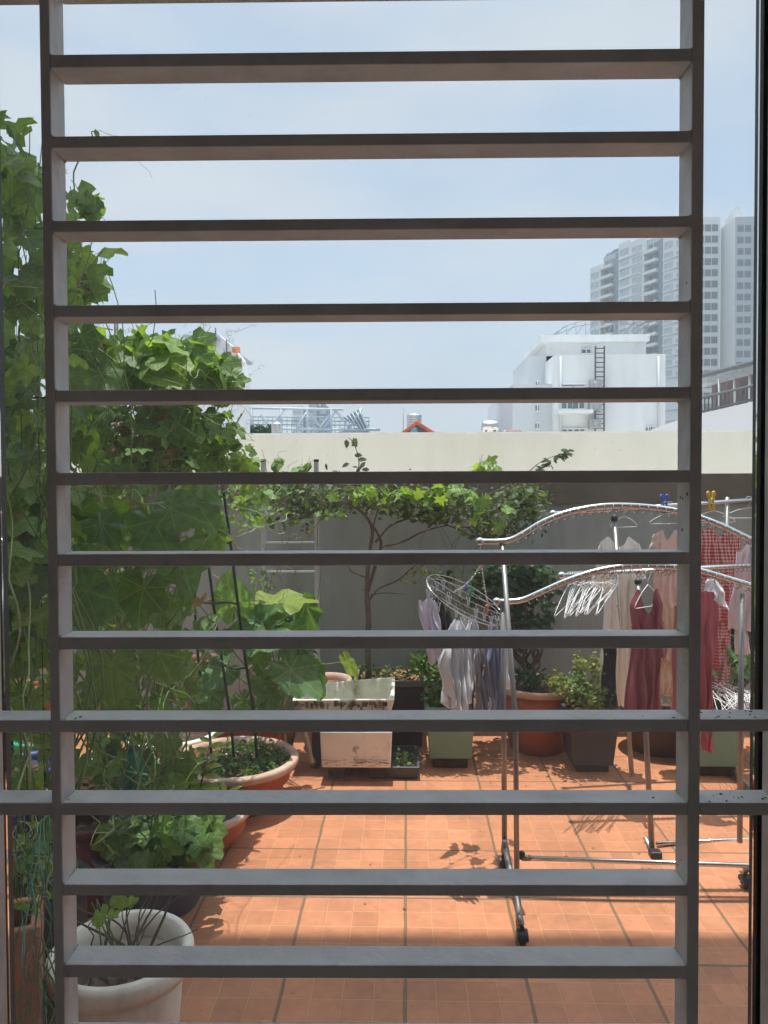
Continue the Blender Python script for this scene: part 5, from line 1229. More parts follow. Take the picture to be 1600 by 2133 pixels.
peg('small green peg clipped beside the blue one on the oval dryer', 0, (0.06, 0.42, 0.22), s_=.35, pos=P(979, 1232, 3.33), rot=.2)['group'] = 'small pegs clipped on the peg dryer'
peg('small orange peg at the low right end of the oval dryer', 0, (0.62, 0.17, 0.05), s_=.38, pos=P(1014, 1272, 3.38), rot=1.2)['group'] = 'small pegs clipped on the peg dryer'
def rag(name, lab, cat, px, py0, py1, Y, w0, w1, mat, seed, folds=3, famp=.02, lean=0, th=.02, nx=18):
    q = P(px, py0, Y); b = MB(); H = q.z - P(px, py1, Y).z
    sheet(b, q, Vector((.92, .39, 0)), [(0, w0), (.15, (w0+w1)/2*1.05), (.6, w1), (1, w1*.7)], lambda s_: -.012*abs(s_) + .008*math.sin(s_*7+seed), lambda s_: -H*(1-.12*math.cos(s_*3+seed)), th, folds, famp, seed, nx, 24, lean)
    return solo(name, b, mat, lab, cat, 'small wash on the peg dryer')
rag('towel', 'lilac white towel with gathered top, leftmost on the peg dryer', 'towel', 890, 1248, 1372, 3.30, .042, .040, C_LILAC, .5, 3, .012, .045, .03, 24)
rag('sock', 'long black stocking behind the lilac white towel', 'sock', 912, 1243, 1400, 3.48, .022, .022, C_BLACK, 1.5, 2, .010, .06)
rag('sock', 'narrow black sock between the towel and the white pieces', 'sock', 932, 1272, 1410, 3.54, .012, .020, C_BLACK, 2.5, 2, .008, .01)
rag('undershirt', 'crumpled white undershirt, bulky piece at the front of the peg dryer', 'undershirt', 950, 1292, 1462, 3.16, .022, .066, C_WHITE, 3.6, 5, .034, 0, .06, 34)
rag('cloth', 'small white cloth peak just right of the undershirt', 'cloth', 964, 1286, 1440, 3.52, .010, .035, C_LGREY, 4.4, 3, .02, .005)
rag('shirt', 'light grey shirt with folded sleeve in the middle of the small wash', 'shirt', 985, 1290, 1420, 3.32, .020, .050, C_LGREY, 5.1, 4, .022, 0)
rag('shorts', 'dark grey cloth with a white band and drawstring loop', 'shorts', 1004, 1340, 1484, 3.18, .022, .030, C_GREY, 6.7, 4, .020, 0)
rag('shirt', 'brownish grey shirt hanging lowest, under the light grey one', 'shirt', 982, 1400, 1486, 3.39, .030, .026, pmat('taupe_cotton', (0.24, 0.20, 0.20), .9, var=.2, scale=10, trans=.15), 7.7, 4, .016, 0)
rag('cloth', 'straw yellow scrap of cloth among the white peaks', 'cloth', 978, 1284, 1330, 3.55, .008, .012, C_YEL, 8.8, 2, .008)
rag('vest', 'slate blue vest, right end of the small wash by the rack pole', 'vest', 1030, 1300, 1468, 3.40, .014, .036, C_BLUE, 9.1, 4, .022, 0)
rag('cloth', 'thin white cloth strip hanging right of the slate blue vest', 'cloth', 1050, 1290, 1420, 3.58, .008, .012, C_WHITE, 10.2, 2, .010, .01)
b = MB(); q = P(1010, 1432, 3.25)
b.tube(spline([q, P(1001, 1455, 3.25), P(1000, 1475, 3.25), P(1010, 1482, 3.25), P(1022, 1475, 3.25), P(1020, 1455, 3.25), P(1012, 1440, 3.25)], 5), .0032, 7)
solo('drawstring', b, C_LGREY, 'pale drawstring loop dangling from the dark grey shorts', 'cord')
b = MB(); b.box(P(1003, 1368, 3.26), (.034, .05, .012)); solo('waistband', b, C_WHITE, 'short white band folded over the dark grey shorts', 'cloth band', bevel=.003)

#@@PART5
# ================================================================== PLANTS
LF_GOURD = leafmat('gourd_leaf', (0.080, 0.170, 0.045), (0.19, 0.32, 0.075), veins=True, vein_col=(0.32, 0.44, 0.17))
LF_LIGHT = leafmat('light_leaf', (0.13, 0.25, 0.05), (0.24, 0.38, 0.08), veins=True, vein_col=(0.40, 0.52, 0.22))
LF_TARO = leafmat('broad_leaf', (0.08, 0.19, 0.08), (0.15, 0.29, 0.11), veins=True, vein_col=(0.40, 0.52, 0.24))
LF_SHADE = leafmat('shaded_bluish_leaf', (0.09, 0.190, 0.085), (0.16, 0.29, 0.12), veins=True, vein_col=(0.26, 0.42, 0.22))  # gourd leaf with the bluish cast of shade put into its colour
LF_DEAD = leafmat('withered_leaf', (0.12, 0.07, 0.035), (0.28, 0.19, 0.10), veins=False, transl=.3)
def big_leaf(mb, pos, tip, nrm, size, lobe=.14, cup=.25, tone=None, n=20, aspect=1.0, wave=.05, droop=.25):
    """lobed heart-shaped blade; pos = petiole joint, tip = direction of the blade tip, nrm = upper side"""
    tip = Vector(tip).normalized(); nrm = Vector(nrm); nrm = (nrm - tip*nrm.dot(tip))
    if nrm.length < 1e-4: nrm = tip.orthogonal()
    nrm.normalize(); x = tip.cross(nrm); r_ = rnd() if tone is None else tone; sd = rnd()*9
    vs = [Vector(pos)]; at = [(r_, .5, .5)]
    for ring, q in enumerate((.34, .68, 1.0)):
        for k in range(n):
            th = (k + .5)/n*2*math.pi - math.pi; a_ = abs(th)
            base = 1.0 - .42*(a_/math.pi)**1.2
            rr = base*(1 - lobe + lobe*math.cos(6*a_ if a_ < R(150) else math.pi))
            if a_ < R(30): rr *= 1.0 + .28*(1 - a_/R(30))
            if a_ > R(158): rr *= .62
            if ring == 2: rr *= 1 + .045*(-1)**k + .03*math.sin(k*2.3+sd)
            lx = math.sin(th)*rr*q*aspect*.62; ly = math.cos(th)*rr*q*.62
            h_ = -cup*(lx*lx*.9 + 0) + wave*math.sin(th*5+sd)*q*q - droop*max(0, ly)*ly + .05*abs(lx) + .085*abs(math.sin(th*3.46))*q*(.4+.6*q)
            vs.append(Vector(pos) + (x*lx + tip*(ly) + nrm*h_)*size); at.append((r_, .5 + lx*.7, .5 + ly*.7))
    fs = [(0, 1+(k+1) % n, 1+k) for k in range(n) if k != n-1]
    for ring in range(2):
        for k in range(n):
            if k == n-1: continue
            k2 = (k+1) % n; fs.append((1+ring*n+k, 1+ring*n+k2, 1+(ring+1)*n+k2, 1+(ring+1)*n+k))
    mb.add(vs, fs, True, at)
def rdir(sx_=.5, sz=-.45): return Vector((random.gauss(0, sx_), random.gauss(-.1, sx_), sz + random.gauss(0, .35)))
def rn(): return Vector((random.gauss(.05, .40), -.55 + random.gauss(0, .40), .65 + random.gauss(0, .35)))
def cloud(mb, px, py, Y, rx, ry, rY, n, size, stems=None, lobe=(.06, .2), tone=None, hollow=.35):
    c = P(px, py, Y); RX, RZ = rx/F_PX*Y, ry/F_PX*Y
    for i in range(n):
        while True:
            q = Vector((ru(-1, 1), ru(-1, 1), ru(-1, 1)))
            if q.length < 1 and (q.length > hollow or rnd() < .4): break
        pos = c + Vector((q.x*RX, q.y*rY, q.z*RZ))
        if pos.z < .04: continue
        s_ = size*ru(.55, 1.25); tip = rdir(); big_leaf(mb, pos, tip, rn(), s_, ru(*lobe), ru(.1, .6), tone, 14 if s_ < .09 else 18, ru(.85, 1.1), ru(.02, .07), ru(.1, .5))
        if stems is not None and rnd() < .55:
            e = pos - Vector(tip).normalized()*s_*ru(.3, .8) + Vector((0, random.gauss(0, .03), .02)); stems.tube([pos, (pos+e)/2 + Vector((0, 0, .01)), e], .0013, 5)
def wander(mb, a_, c_, r0, r1, amp=.08, n=12, seg=6):
    a_, c_ = Vector(a_), Vector(c_); pts = []
    sd = Vector((ru(0, 50), ru(0, 50), ru(0, 50)))
    for i in range(n+1):
        t_ = i/n; w_ = math.sin(math.pi*min(1, t_*1.2) if t_ < .8 else math.pi*.96)
        pts.append(a_.lerp(c_, t_) + Vector((mnoise.noise(sd + Vector((t_*4, 0, 0))), mnoise.noise(sd + Vector((0, t_*4, 0))), .6*mnoise.noise(sd + Vector((0, 0, t_*4)))))*amp*2*(min(1, t_*4)))
    mb.tube(spline(pts, 2), [r0, r1], seg)
def tendril(mb, p, L_=.12, r_=.0008):
    d = Vector((random.gauss(0, 1), random.gauss(0, .6), random.gauss(0, .7))).normalized(); u_ = d.orthogonal().normalized(); v_ = d.cross(u_); pts = []
    n = 18; cr_ = ru(.004, .014); st_ = ru(.3, .6)
    for i in range(n):
        t_ = i/n; k = max(0, t_-st_)/(1-st_); a_ = k*ru(9, 9.5); pts.append(Vector(p) + d*L_*(t_ if t_ < st_ else st_ + (t_-st_)*.5) + (u_*math.cos(a_) + v_*math.sin(a_))*cr_*min(1, k*3))
    mb.tube(pts, r_, 4)

def plant(name, lab, cat, base, foliages, stems, tend=None, stem_mat=STEM, group=None, dead=None):
    t_ = thing(name, lab, cat, base, group)
    for mb, mat in foliages:
        if mb.v: mb.build('foliage', mat, t_, tagv=1)
    if stems and stems.v: stems.build('stem', stem_mat, t_)
    if tend and tend.v: tend.build('tendril', TENDRIL, t_)
    if dead and dead.v: dead.build('withered_leaves', LF_DEAD, t_, tagv=1)
    return t_
# --- trellis that carries the tall vines
TR = thing('trellis', 'thin dark metal trellis buried in the tall vine at the left', 'trellis', Vector((-1.5, 2.9, 0)))
TRM = pmat('trellis_wire', (0.03, 0.045, 0.035), .5, var=.3)
posts = [(-1.05, 2.25), (-1.55, 2.5), (-1.75, 3.3), (-1.5, 3.9)]
for (x, y) in posts:
    b = MB(); b.tube([(x, y, 0), (x + .02, y, 2.55)], .011, 8); b.build('post', TRM, TR)
b = MB()
for z in (.9, 1.4, 1.9, 2.4):
    for (p0, p1) in zip(posts, posts[1:]): b.tube([(p0[0], p0[1], z), (p1[0], p1[1], z + .03)], .0035, 6)
for k in range(14):
    for (p0, p1) in zip(posts, posts[1:]):
        s_ = (k+.5)/14
        if k % 2: b.tube([(p0[0] + (p1[0]-p0[0])*s_, p0[1] + (p1[1]-p0[1])*s_, .6), (p0[0] + (p1[0]-p0[0])*s_, p0[1] + (p1[1]-p0[1])*s_, 2.45)], .0015, 5)
b.build('wire', TRM, TR)

# --- tall vine, far left column
A_, B_, S_, T_, D_ = MB(), MB(), MB(), MB(), MB()
for args in ((5, 300, 2.15, 30, 70, .15, 12, .12), (0, 400, 2.15, 50, 80, .25, 24, .115), (65, 400, 2.4, 45, 60, .2, 14, .10), (45, 560, 2.3, 90, 110, .35, 62, .11), (30, 760, 2.3, 90, 100, .35, 55, .10), (50, 900, 2.3, 90, 100, .4, 62, .105), (40, 1060, 2.35, 100, 110, .4, 55, .11), (60, 1220, 2.4, 95, 120, .4, 62, .115), (60, 1400, 2.45, 85, 90, .35, 48, .105), (70, 1560, 2.6, 60, 70, .3, 22, .085)):
    cloud(A_, *args, stems=S_)
cloud(B_, 70, 1190, 2.3, 60, 200, .2, 16, .11); cloud(A_, 60, 1300, 2.9, 70, 200, .3, 60, .08); cloud(B_, 60, 340, 2.25, 50, 60, .2, 5, .12, lobe=(.1, .16)); cloud(B_, 50, 800, 2.2, 60, 150, .2, 10, .12)
base = Vector((-1.1, 2.3, .36))
for k in range(13):
    x = ru(5, 100); wander(S_, base + Vector((ru(-.08, .08), ru(-.08, .08), 0)), P(x, ru(230, 800), ru(2.15, 2.5)), .0045, .0015, .14)
wander(T_, P(30, 1700, 2.0), P(40, 1150, 2.2), .003, .002, .05); wander(T_, P(60, 1650, 2.0), P(20, 900, 2.1), .003, .002, .05)
for k in range(34): tendril(T_, P(ru(5, 110), ru(260, 1650), ru(2.0, 2.4)), ru(.06, .16))
cloud(D_, 50, 900, 2.45, 70, 500, .3, 14, .06)
plant('gourd_vine', 'tall gourd vine climbing the full height of the left edge, outside the grille upright', 'vine', base, [(A_, LF_GOURD), (B_, LF_LIGHT)], S_, T_, group='climbing vines', dead=D_)
# --- second vine: column right of the upright and the arm reaching over to the middle
A_, B_, S_, T_, D_, E_ = MB(), MB(), MB(), MB(), MB(), MB()
for args in ((160, 425, 3.00, 20, 42, .2, 16, .10), (150, 560, 3.00, 45, 80, .25, 34, .12), (130, 640, 3.10, 60, 80, .3, 28, .11), (230, 760, 3.50, 120, 75, .4, 62, .13), (330, 760, 3.55, 90, 70, .3, 42, .14), (430, 780, 3.50, 70, 60, .25, 30, .12), (260, 900, 3.50, 140, 80, .45, 80, .11), (400, 890, 3.55, 90, 75, .35, 58, .11), (470, 960, 3.60, 60, 45, .25, 26, .10), (200, 980, 3.30, 100, 60, .4, 34, .11), (330, 960, 3.40, 120, 50, .35, 42, .11)):
    cloud(A_, *args, stems=S_)
for args in ((340, 740, 3.35, 70, 45, .15, 10, .15), (320, 790, 3.30, 60, 30, .12, 7, .16), (440, 740, 3.40, 60, 50, .15, 6, .14), (210, 860, 3.40, 60, 80, .2, 10, .08), (500, 980, 3.70, 40, 40, .15, 14, .07)): cloud(B_, *args)
# individually placed blades seen in front
for (x, y, Y, s_, tip, nr, to) in ((405, 722, 3.35, .17, (.5, -.2, .2), (.2, -.9, .5), .3), (222, 528, 2.95, .12, (1, -.1, .05), (0, -.6, .8), .9), (196, 575, 2.95, .10, (.8, -.2, .5), (0, -.9, .3), .5), (190, 610, 2.95, .11, (.9, -.1, .1), (0, -.9, .35), .4), (350, 745, 3.30, .19, (.7, -.3, -.25), (0, -.6, .8), .95), (330, 785, 3.25, .17, (.9, -.2, -.3), (0, -.5, .85), .9), (365, 720, 3.30, .15, (-.3, -.3, .1), (0, -.7, .7), .8), (460, 760, 3.40, .14, (.9, -.2, .1), (.1, -.8, .5), .2), (495, 795, 3.40, .09, (.9, -.1, .1), (.1, -.8, .5), .4), (170, 700, 3.10, .16, (.5, -.2, -.9), (.3, -.9, .2), .1), (210, 780, 3.10, .17, (.7, -.2, -.7), (.3, -.8, .3), .1), (330, 880, 3.30, .16, (.6, -.2, -.8), (.2, -.9, .3), .3), (370, 880, 3.25, .20, (.8, -.1, -.5), (.1, -.9, .3), .15)):
    big_leaf(A_ if to < .7 else B_, P(x, y, Y), tip, nr, s_, .10, .3, to)
CL = MB()
for a_ in ((200, 830, 3.8, 60, 110, .3, 260, .05), (300, 900, 3.9, 130, 70, .3, 420, .05), (420, 900, 3.9, 80, 55, .2, 200, .045), (180, 960, 3.7, 50, 50, .3, 120, .045), (480, 970, 3.9, 40, 30, .2, 80, .04), (40, 850, 3.0, 70, 200, .3, 300, .05), (50, 1250, 3.0, 60, 200, .3, 160, .045)): leaves_small(CL, P(a_[0], a_[1], a_[2]), (a_[3]/F_PX*a_[2], a_[5], a_[4]/F_PX*a_[2]), a_[6], a_[7])
base = Vector((-1.35, 3.6, .02))
for k in range(16): wander(S_, base + Vector((ru(-.1, .1), ru(-.1, .1), 0)), P(ru(150, 500), ru(650, 980), ru(3.2,3.7)), .0045, .0015, .18)
for k in range(6): wander(S_, base, P(ru(140, 200), ru(380, 640), 2.75), .0045, .0015, .15)
for k in range(130): tendril(T_, P(ru(150, 520), ru(680, 1000), ru(3.2,3.6)), ru(.05, .16))
for k in range(46): wander(T_, P(ru(150, 420), ru(700, 980), ru(3.2,3.5)), P(ru(200, 530), ru(760, 1000), ru(3.2,3.6)), .0017, .001, .06)
wander(S_, P(175, 300, 3.00), P(200, 268, 3.00), .003, .002, .01, 4); wander(S_, P(170, 300, 3.00), P(150, 420, 3.05), .003, .003, .02, 4)
one_leaf(A_, P(198, 268, 3.00), .05, .8, Vector((.4, -.9, .2)), Vector((.3, 0, -1)), .2); wander(T_, P(205, 272, 3.00), P(255, 288, 3.00), .0012, .0008, .01, 6); wander(T_, P(255, 288, 3.00), P(316, 368, 3.00), .0010, .0006, .01, 6)
for (x, y) in ((190, 400), (207, 438), (182, 395)): wander(S_, P(x-25, y+30, 3.00), P(x, y, 3.00), .0022, .0012, .01, 4); one_leaf(A_, P(x, y, 3.00), .05, .8, Vector((.4, -.9, .2)), Vector((-.1, 0, -1)), .2)
for args in ((172, 600, 2.92, 10, 45, .05, 9, .035), (205, 740, 3.35, 35, 40, .1, 12, .06), (255, 930, 3.30, 25, 60, .1, 14, .06), (420, 940, 3.50, 40, 30, .1, 12, .06), (350, 860, 3.30, 15, 60, .1, 12, .05), (300, 940, 3.3, 90, 30, .2, 18, .05)): cloud(D_, *args)
plant('gourd_vine', 'dense gourd vine arching over toward the cream wall, bright lit leaves on top', 'vine', base, [(A_, LF_GOURD), (B_, LF_LIGHT), (CL, LF_SMALL)], S_, T_, group='climbing vines', dead=D_)
# --- third vine: large leaves hanging in front of the grey wall
A_, B_, S_, T_, D_ = MB(), MB(), MB(), MB(), MB()
for args in ((210, 1080, 2.8, 80, 60, .3, 16, .11), (250, 1180, 3.2, 90, 80, .35, 16, .11), (180, 1300, 2.9, 50, 110, .3, 12, .11), (300, 1290, 3.2, 90, 80, .3, 9, .11), (230, 1430, 3.0, 90, 50, .3, 10, .10), (360, 1180, 3.3, 70, 90, .25, 8, .10), (210, 1200, 3.3, 80, 100, .3, 30, .085), (330, 1250, 3.4, 90, 100, .3, 26, .08), (220, 1400, 3.3, 80, 70, .3, 26, .085), (350, 1420, 3.4, 60, 50, .2, 14, .08), (300, 1100, 3.4, 140, 60, .3, 30, .085), (250, 1460, 3.2, 100, 40, .3, 26, .085), (380, 1460, 3.5, 60, 40, .2, 22, .085), (390, 1330, 3.6, 50, 80, .2, 22, .085), (300, 1560, 3.2, 120, 40, .2, 22, .08)):
    cloud(A_, *args, stems=S_)
for args in ((330, 1050, 3.1, 110, 40, .3, 16, .11), (520, 1060, 4.0, 60, 50, .3, 20, .08)): cloud(A_, *args, stems=S_)
for (x, y, Y, s_, tip, nr, to, mat) in (
    (320, 1085, 2.5, .20, (.45, -.2, -.75), (.1, -.85, .5), .15, 'b'), (355, 1060, 2.4, .16, (.9, -.1, -.3), (0, -.9, .4), .2, 'b'), (405, 1045, 2.6, .18, (.5, -.1, -.55), (.2, -.8, .6), .4, 'b'),
    (210, 1090, 2.5, .14, (.6, -.2, -.7), (.3, -.8, .3), .1, 'b'), (375, 1160, 2.6, .19, (.3, -.2, -.9), (.1, -.9, .3), .3, 'b'), (300, 1225, 2.5, .19, (-.2, -.2, -.9), (0, -.95, .4), .1, 'a'),
    (240, 1230, 2.6, .16, (-.5, -.1, -.8), (0, -.9, .5), .3, 'b'), (180, 1230, 2.5, .17, (.3, -.1, -.9), (0, -.95, .3), .2, 'b'), (330, 1265, 2.7, .14, (.8, -.1, -.4), (0, -.9, .5), .6, 'a'),
    (232, 1385, 2.45, .17, (.1, -.3, -.9), (0, -.95, .35), .55, 'a'), (330, 1360, 2.6, .16, (.4, -.1, -.8), (.1, -.9, .3), .35, 'a'), (200, 1430, 2.6, .11, (-.4, -.2, -.7), (0, -.9, .5), .3, 'b'), (255, 1450, 2.6, .11, (.4, -.2, -.7), (0, -.9, .4), .5, 'a'),
    (420, 1010, 2.6, .10, (.7, 0, -.5), (0, -.7, .7), .5, 'a'), (440, 1110, 3.2, .16, (.3, 0, -.9), (0, -.9, .3), .4, 'a'), (170, 1160, 2.4, .13, (.1, -.2, -.9), (0, -.9, .4), .2, 'b')):
    big_leaf(A_ if mat == 'a' else B_, P(x, y, Y), tip, nr, s_, .09, .45, to, 24, 1.0, .09, .45)
base = Vector((-1.05, 2.95, .33))
for k in range(15): wander(S_, base + Vector((ru(-.1, .1), ru(-.1, .1), 0)), P(ru(160, 420), ru(1020, 1300), ru(2.5, 3.1)), .004, .0015, .15)
for k in range(20): wander(D_, P(ru(170, 380), ru(1430, 1500), ru(2.9, 3.3)), P(ru(190, 400), ru(1010, 1080), ru(2.9, 3.3)), .0022, .0015, .05, 10, 5)
D2 = D_; D_ = MB()
for k in range(36): tendril(T_, P(ru(160, 520), ru(1010, 1480), ru(2.5, 3.1)), ru(.05, .18))
wander(T_, P(150, 1010, 2.3), P(330, 1050, 2.35), .0022, .0018, .03); wander(T_, P(330, 1050, 2.35), P(600, 1185, 3.6), .0020, .0012, .04); wander(T_, P(480, 1020, 3.4), P(580, 1110, 4.2), .0030, .002, .04); wander(T_, P(490, 1120, 3.6), P(620, 1070, 4.4), .0022, .0015, .04)
cloud(D_, 430, 1250, 3.9, 25, 25, .1, 5, .07)
pv = plant('gourd_vine', 'large-leaved gourd vine hanging in shade before the grey wall, centre left', 'vine', base, [(A_, LF_GOURD), (B_, LF_SHADE)], S_, T_, group='climbing vines', dead=D_)
D2.build('dry_stems', DRYSTEM, pv)
# --- creepers over the ladder
A_, S_, T_ = MB(), MB(), MB()
for args in ((575, 1015, 4.7, 55, 38, .15, 60, .05), (500, 1050, 4.5, 50, 60, .2, 36, .07), (590, 1075, 4.75, 90, 25, .12, 44, .045), (580, 962, 4.8, 14, 14, .06, 10, .055), (632, 975, 4.8, 16, 14, .06, 8, .07), (520, 940, 4.6, 14, 14, .06, 7, .055), (545, 1210, 4.75, 35, 28, .12, 26, .04), (600, 1265, 4.8, 40, 15, .1, 14, .04)):
    cloud(A_, *args, stems=S_)
base = Vector((-1.0, 4.7, 0.02))
for (x, y) in ((480, 1010), (520, 930), (580, 960), (640, 970), (660, 1060), (560, 1120), (700, 1040), (600, 1190)): wander(S_, base + Vector((ru(-.05, .05), 0, 0)), P(x, y, 4.75), .0045, .0018, .14)
for k in range(8): wander(T_, P(ru(470, 560), ru(1010, 1100), 4.6), P(ru(560, 700), ru(1000, 1110), 4.75), .0022, .0014, .07)
for k in range(18): tendril(T_, P(ru(480, 700), ru(940, 1120), 4.6), ru(.06, .14), .0012)
plant('creeper', 'light creeper with small leaves winding over the top of the ladder', 'creeper', base, [(A_, LF_GOURD)], S_, T_, stem_mat=DRYSTEM)

# --- broad-leaved plant in front of the ladder
A_, B_, S_ = MB(), MB(), MB()
base = floor_c(556, 4.3) + Vector((0, 0, .25)); base.z = .23
spec = [(488, 1262, 3.95, .24, (-.1, -.3, .7), (0, -.9, .45), .7), (560, 1310, 3.95, .30, (-.9, -.2, -.15), (0, -.85, .6), .5), (530, 1300, 4.0, .20, (.5, -.2, .4), (0, -.8, .6), .8), (600, 1318, 4.1, .18, (.7, -.3, -.1), (0, -.6, .8), .9),
        (638, 1262, 4.15, .19, (.35, -.1, -.9), (-.5, -.8, .2), .2), (625, 1320, 4.2, .16, (-.6, -.2, .1), (0, -.8, .5), .6), (470, 1395, 3.95, .20, (-.5, -.2, -.3), (0, -.8, .6), .5), (535, 1375, 4.0, .15, (.5, -.2, .6), (0, -.9, .3), .8),
        (545, 1420, 4.0, .15, (.5, -.2, -.6), (0, -.8, .6), .7), (605, 1395, 4.0, .26, (.75, -.2, -.55), (0, -.7, .75), .7), (650, 1395, 4.1, .20, (.3, -.1, -.9), (-.5, -.8, .1), .3), (560, 1450, 3.95, .14, (0, -.2, -.9), (.2, -.9, .3), .4),
        (440, 1440, 3.95, .18, (-.1, -.2, -.9), (0, -.9, .4), .4), (610, 1350, 4.1, .12, (.7, -.2, .2), (0, -.7, .7), .9), (470, 1340, 3.9, .15, (-.5, 0, .2), (0, -.8, .5), .4), (505, 1460, 4.0, .14, (.3, -.2, -.7), (0, -.8, .6), .5)]
for (x, y, Y, s_, tip, nr, to) in spec:
    j = P(x, y, Y); big_leaf(A_, j, tip, nr, s_*1.12, .03, .25, to, 24, .82, .05, .2)
    p0 = base + Vector((ru(-.08, .08), ru(-.08, .08), 0)); S_.tube(spline([p0, p0.lerp(j, .5) + Vector((0, 0, .06)), j], 5), [.006, .003], 7)
# two sunlit yellow-green blades, one pointing right, one drooping to the foam box
j = P(570, 1255, 4.1); big_leaf(B_, j, (1, -.05, .03), (0, -.35, .95), .33, .02, .5, .95, 24, .75, .04, .1); S_.tube(spline([base, P(585, 1330, 4.15), j], 5), [.006, .003], 7)
j = P(722, 1378, 4.35); big_leaf(B_, j, (.55, -.2, -.8), (.5, -.6, .55), .17, .02, .3, .8, 24, .55, .03, .2); S_.tube(spline([base, P(640, 1390, 4.3), P(680, 1384, 4.35), j], 5), [.005, .003], 7)
j = P(655, 1410, 4.15); big_leaf(B_, j, (.25, -.15, -.95), (.6, -.7, .2), .17, .02, .3, .5, 24, .6, .03, .2)
plant('broad_leaved_plant', 'broad-leaved taro-like plant with one bright yellow-green blade before the ladder', 'plant', base, [(A_, LF_TARO), (B_, leafmat('lime_leaf', (0.13, 0.22, 0.03), (0.24, 0.34, 0.05), veins=True, vein_col=(0.3, 0.38, 0.12), transl=.5))], S_)
# small-leaved herb beside it
b = MB(); S_ = MB(); c = P(600, 1330, 4.5)
leaves_small(b, P(590, 1290, 4.5), (.12, .1, .10), 130, .05); leaves_small(b, P(620, 1355, 4.5), (.09, .1, .12), 110, .045)
for k in range(9): S_.tube([floor_c(600, 4.5) + Vector((0, 0, .02)), P(ru(560, 650), ru(1270, 1380), 4.5)], [.004, .002], 6)
plant('herb', 'small-leaved dark herb growing behind the broad leaves', 'herb', floor_c(600, 4.5), [(b, LF_DARK)], S_)

# --- sweet-potato like low plants in the left bowls
A_, B_, S_, T_ = MB(), MB(), MB(), MB()
for args in ((400, 1745, 2.85, 55, 40, .12, 18, .12), (300, 1775, 2.8, 110, 22, .12, 22, .10), (370, 1730, 2.9, 60, 45, .15, 16, .12), (270, 1740, 2.85, 60, 45, .15, 12, .11), (290, 1700, 2.9, 60, 60, .2, 12, .10), (200, 1620, 3.0, 60, 60, .25, 18, .09), (340, 1640, 3.1, 60, 40, .2, 14, .09), (260, 1545, 3.2, 90, 35, .2, 14, .09), (430, 1650, 3.25, 40, 20, .15, 8, .08)): cloud(A_, *args, stems=S_)
for (x, y, Y, s_, tip, nr, to) in ((405, 1725, 2.95, .20, (.1, -.3, -.8), (0, -.75, .7), .2), (425, 1700, 3.0, .16, (.7, -.2, -.5), (0, -.6, .8), .4), (340, 1725, 2.9, .13, (.5, -.3, -.4), (0, -.6, .8), .6), (230, 1605, 2.8, .07, (.6, -.2, -.1), (0, -.5, .8), .5), (205, 1600, 2.8, .06, (-.5, -.2, -.1), (0, -.5, .8), .5), (390, 1600, 3.2, .11, (.3, -.2, -.4), (0, -.7, .7), .7), (350, 1540, 3.1, .12, (.2, -.2, -.8), (0, -.9, .4), .6), (375, 1590, 3.1, .12, (.5, -.2, -.8), (0, -.9, .4), .5), (350, 1640, 3.0, .15, (.5, -.2, -.2), (0, -.6, .8), .4), (165, 1580, 2.8, .10, (-.2, -.2, -.4), (0, -.8, .5), .4), (345, 1800, 2.8, .07, (.3, -.2, -.4), (0, -.7, .7), .6), (380, 1790, 2.8, .06, (.6, -.2, .3), (0, -.8, .5), .9)):
    big_leaf(A_ if to < .8 else B_, P(x, y, Y), tip, nr, s_, .10, .3, to, 22)
base = floor_c(318, 2.95) + Vector((0, 0, .25))
for k in range(18): wander(S_, base + Vector((ru(-.15, .15), ru(-.1, .1), 0)), P(ru(170, 440), ru(1540, 1760), ru(2.85, 3.2)), .003, .0015, .08)
# upright sprig with narrow leaves
sp0, sp1 = P(418, 1640, 3.15), P(440, 1535, 3.15)
S_.tube([sp0, sp1], [.004, .002], 6)
for k in range(11):
    t_ = k/10; q = sp0.lerp(sp1, t_); sg = -1 if k % 2 else 1; one_leaf(B_, q, .085*(1-.3*t_), .8, Vector((0, -.5, .9)), Vector((sg*.8, -.2, .25 + t_*1.0)), .8)
for k in range(7): a_ = k*.9; one_leaf(B_, P(470, 1655, 3.2), .08, .6, Vector((0, -.5, .9)), Vector((math.cos(a_), .3*math.sin(a_), .2+.5*abs(math.sin(a_)))), .95)
for k in range(8): tendril(T_, P(ru(170, 300), ru(1560, 1850), ru(2.6, 2.9)), ru(.08, .2), .0008)
for k in range(5): wander(T_, P(ru(165, 280), ru(1690, 1880), 2.6), P(ru(170, 380), ru(1560, 1700), 2.8), .0022, .0014, .05)
plant('leafy_plant', 'low leafy plant spilling from the navy blue pot, large lobed leaves', 'plant', base, [(A_, LF_GOURD), (B_, LF_LIGHT)], S_, T_)
# small climbing stems and tiny leaves in the net corner
A_, S_, T_ = MB(), MB(), MB()
for args in ((85, 1740, 1.85, 25, 40, .1, 8, .045), (80, 1830, 1.85, 22, 50, .1, 10, .04), (60, 1770, 1.9, 35, 20, .1, 5, .06), (90, 1860, 1.85, 18, 30, .1, 7, .03)): cloud(A_, *args, stems=S_)
base = Vector((P(75, 1900, 1.85).x, 1.85, .05))
for k in range(8): wander(S_, base, P(ru(40, 105), ru(1680, 1760), 1.87), .003, .0015, .06)
for k in range(6): wander(T_, P(ru(60, 110), 1870, 1.8), P(ru(30, 80), ru(1690, 1720), 1.8), .0016, .001, .04)
plant('seedling_vine', 'thin young vine with tiny leaves tangled in the green net', 'vine', base, [(A_, LF_GOURD)], S_, T_)
b = MB(); cloud(b, 235, 1885, 2.05, 45, 18, .08, 5, .05); S_ = MB()
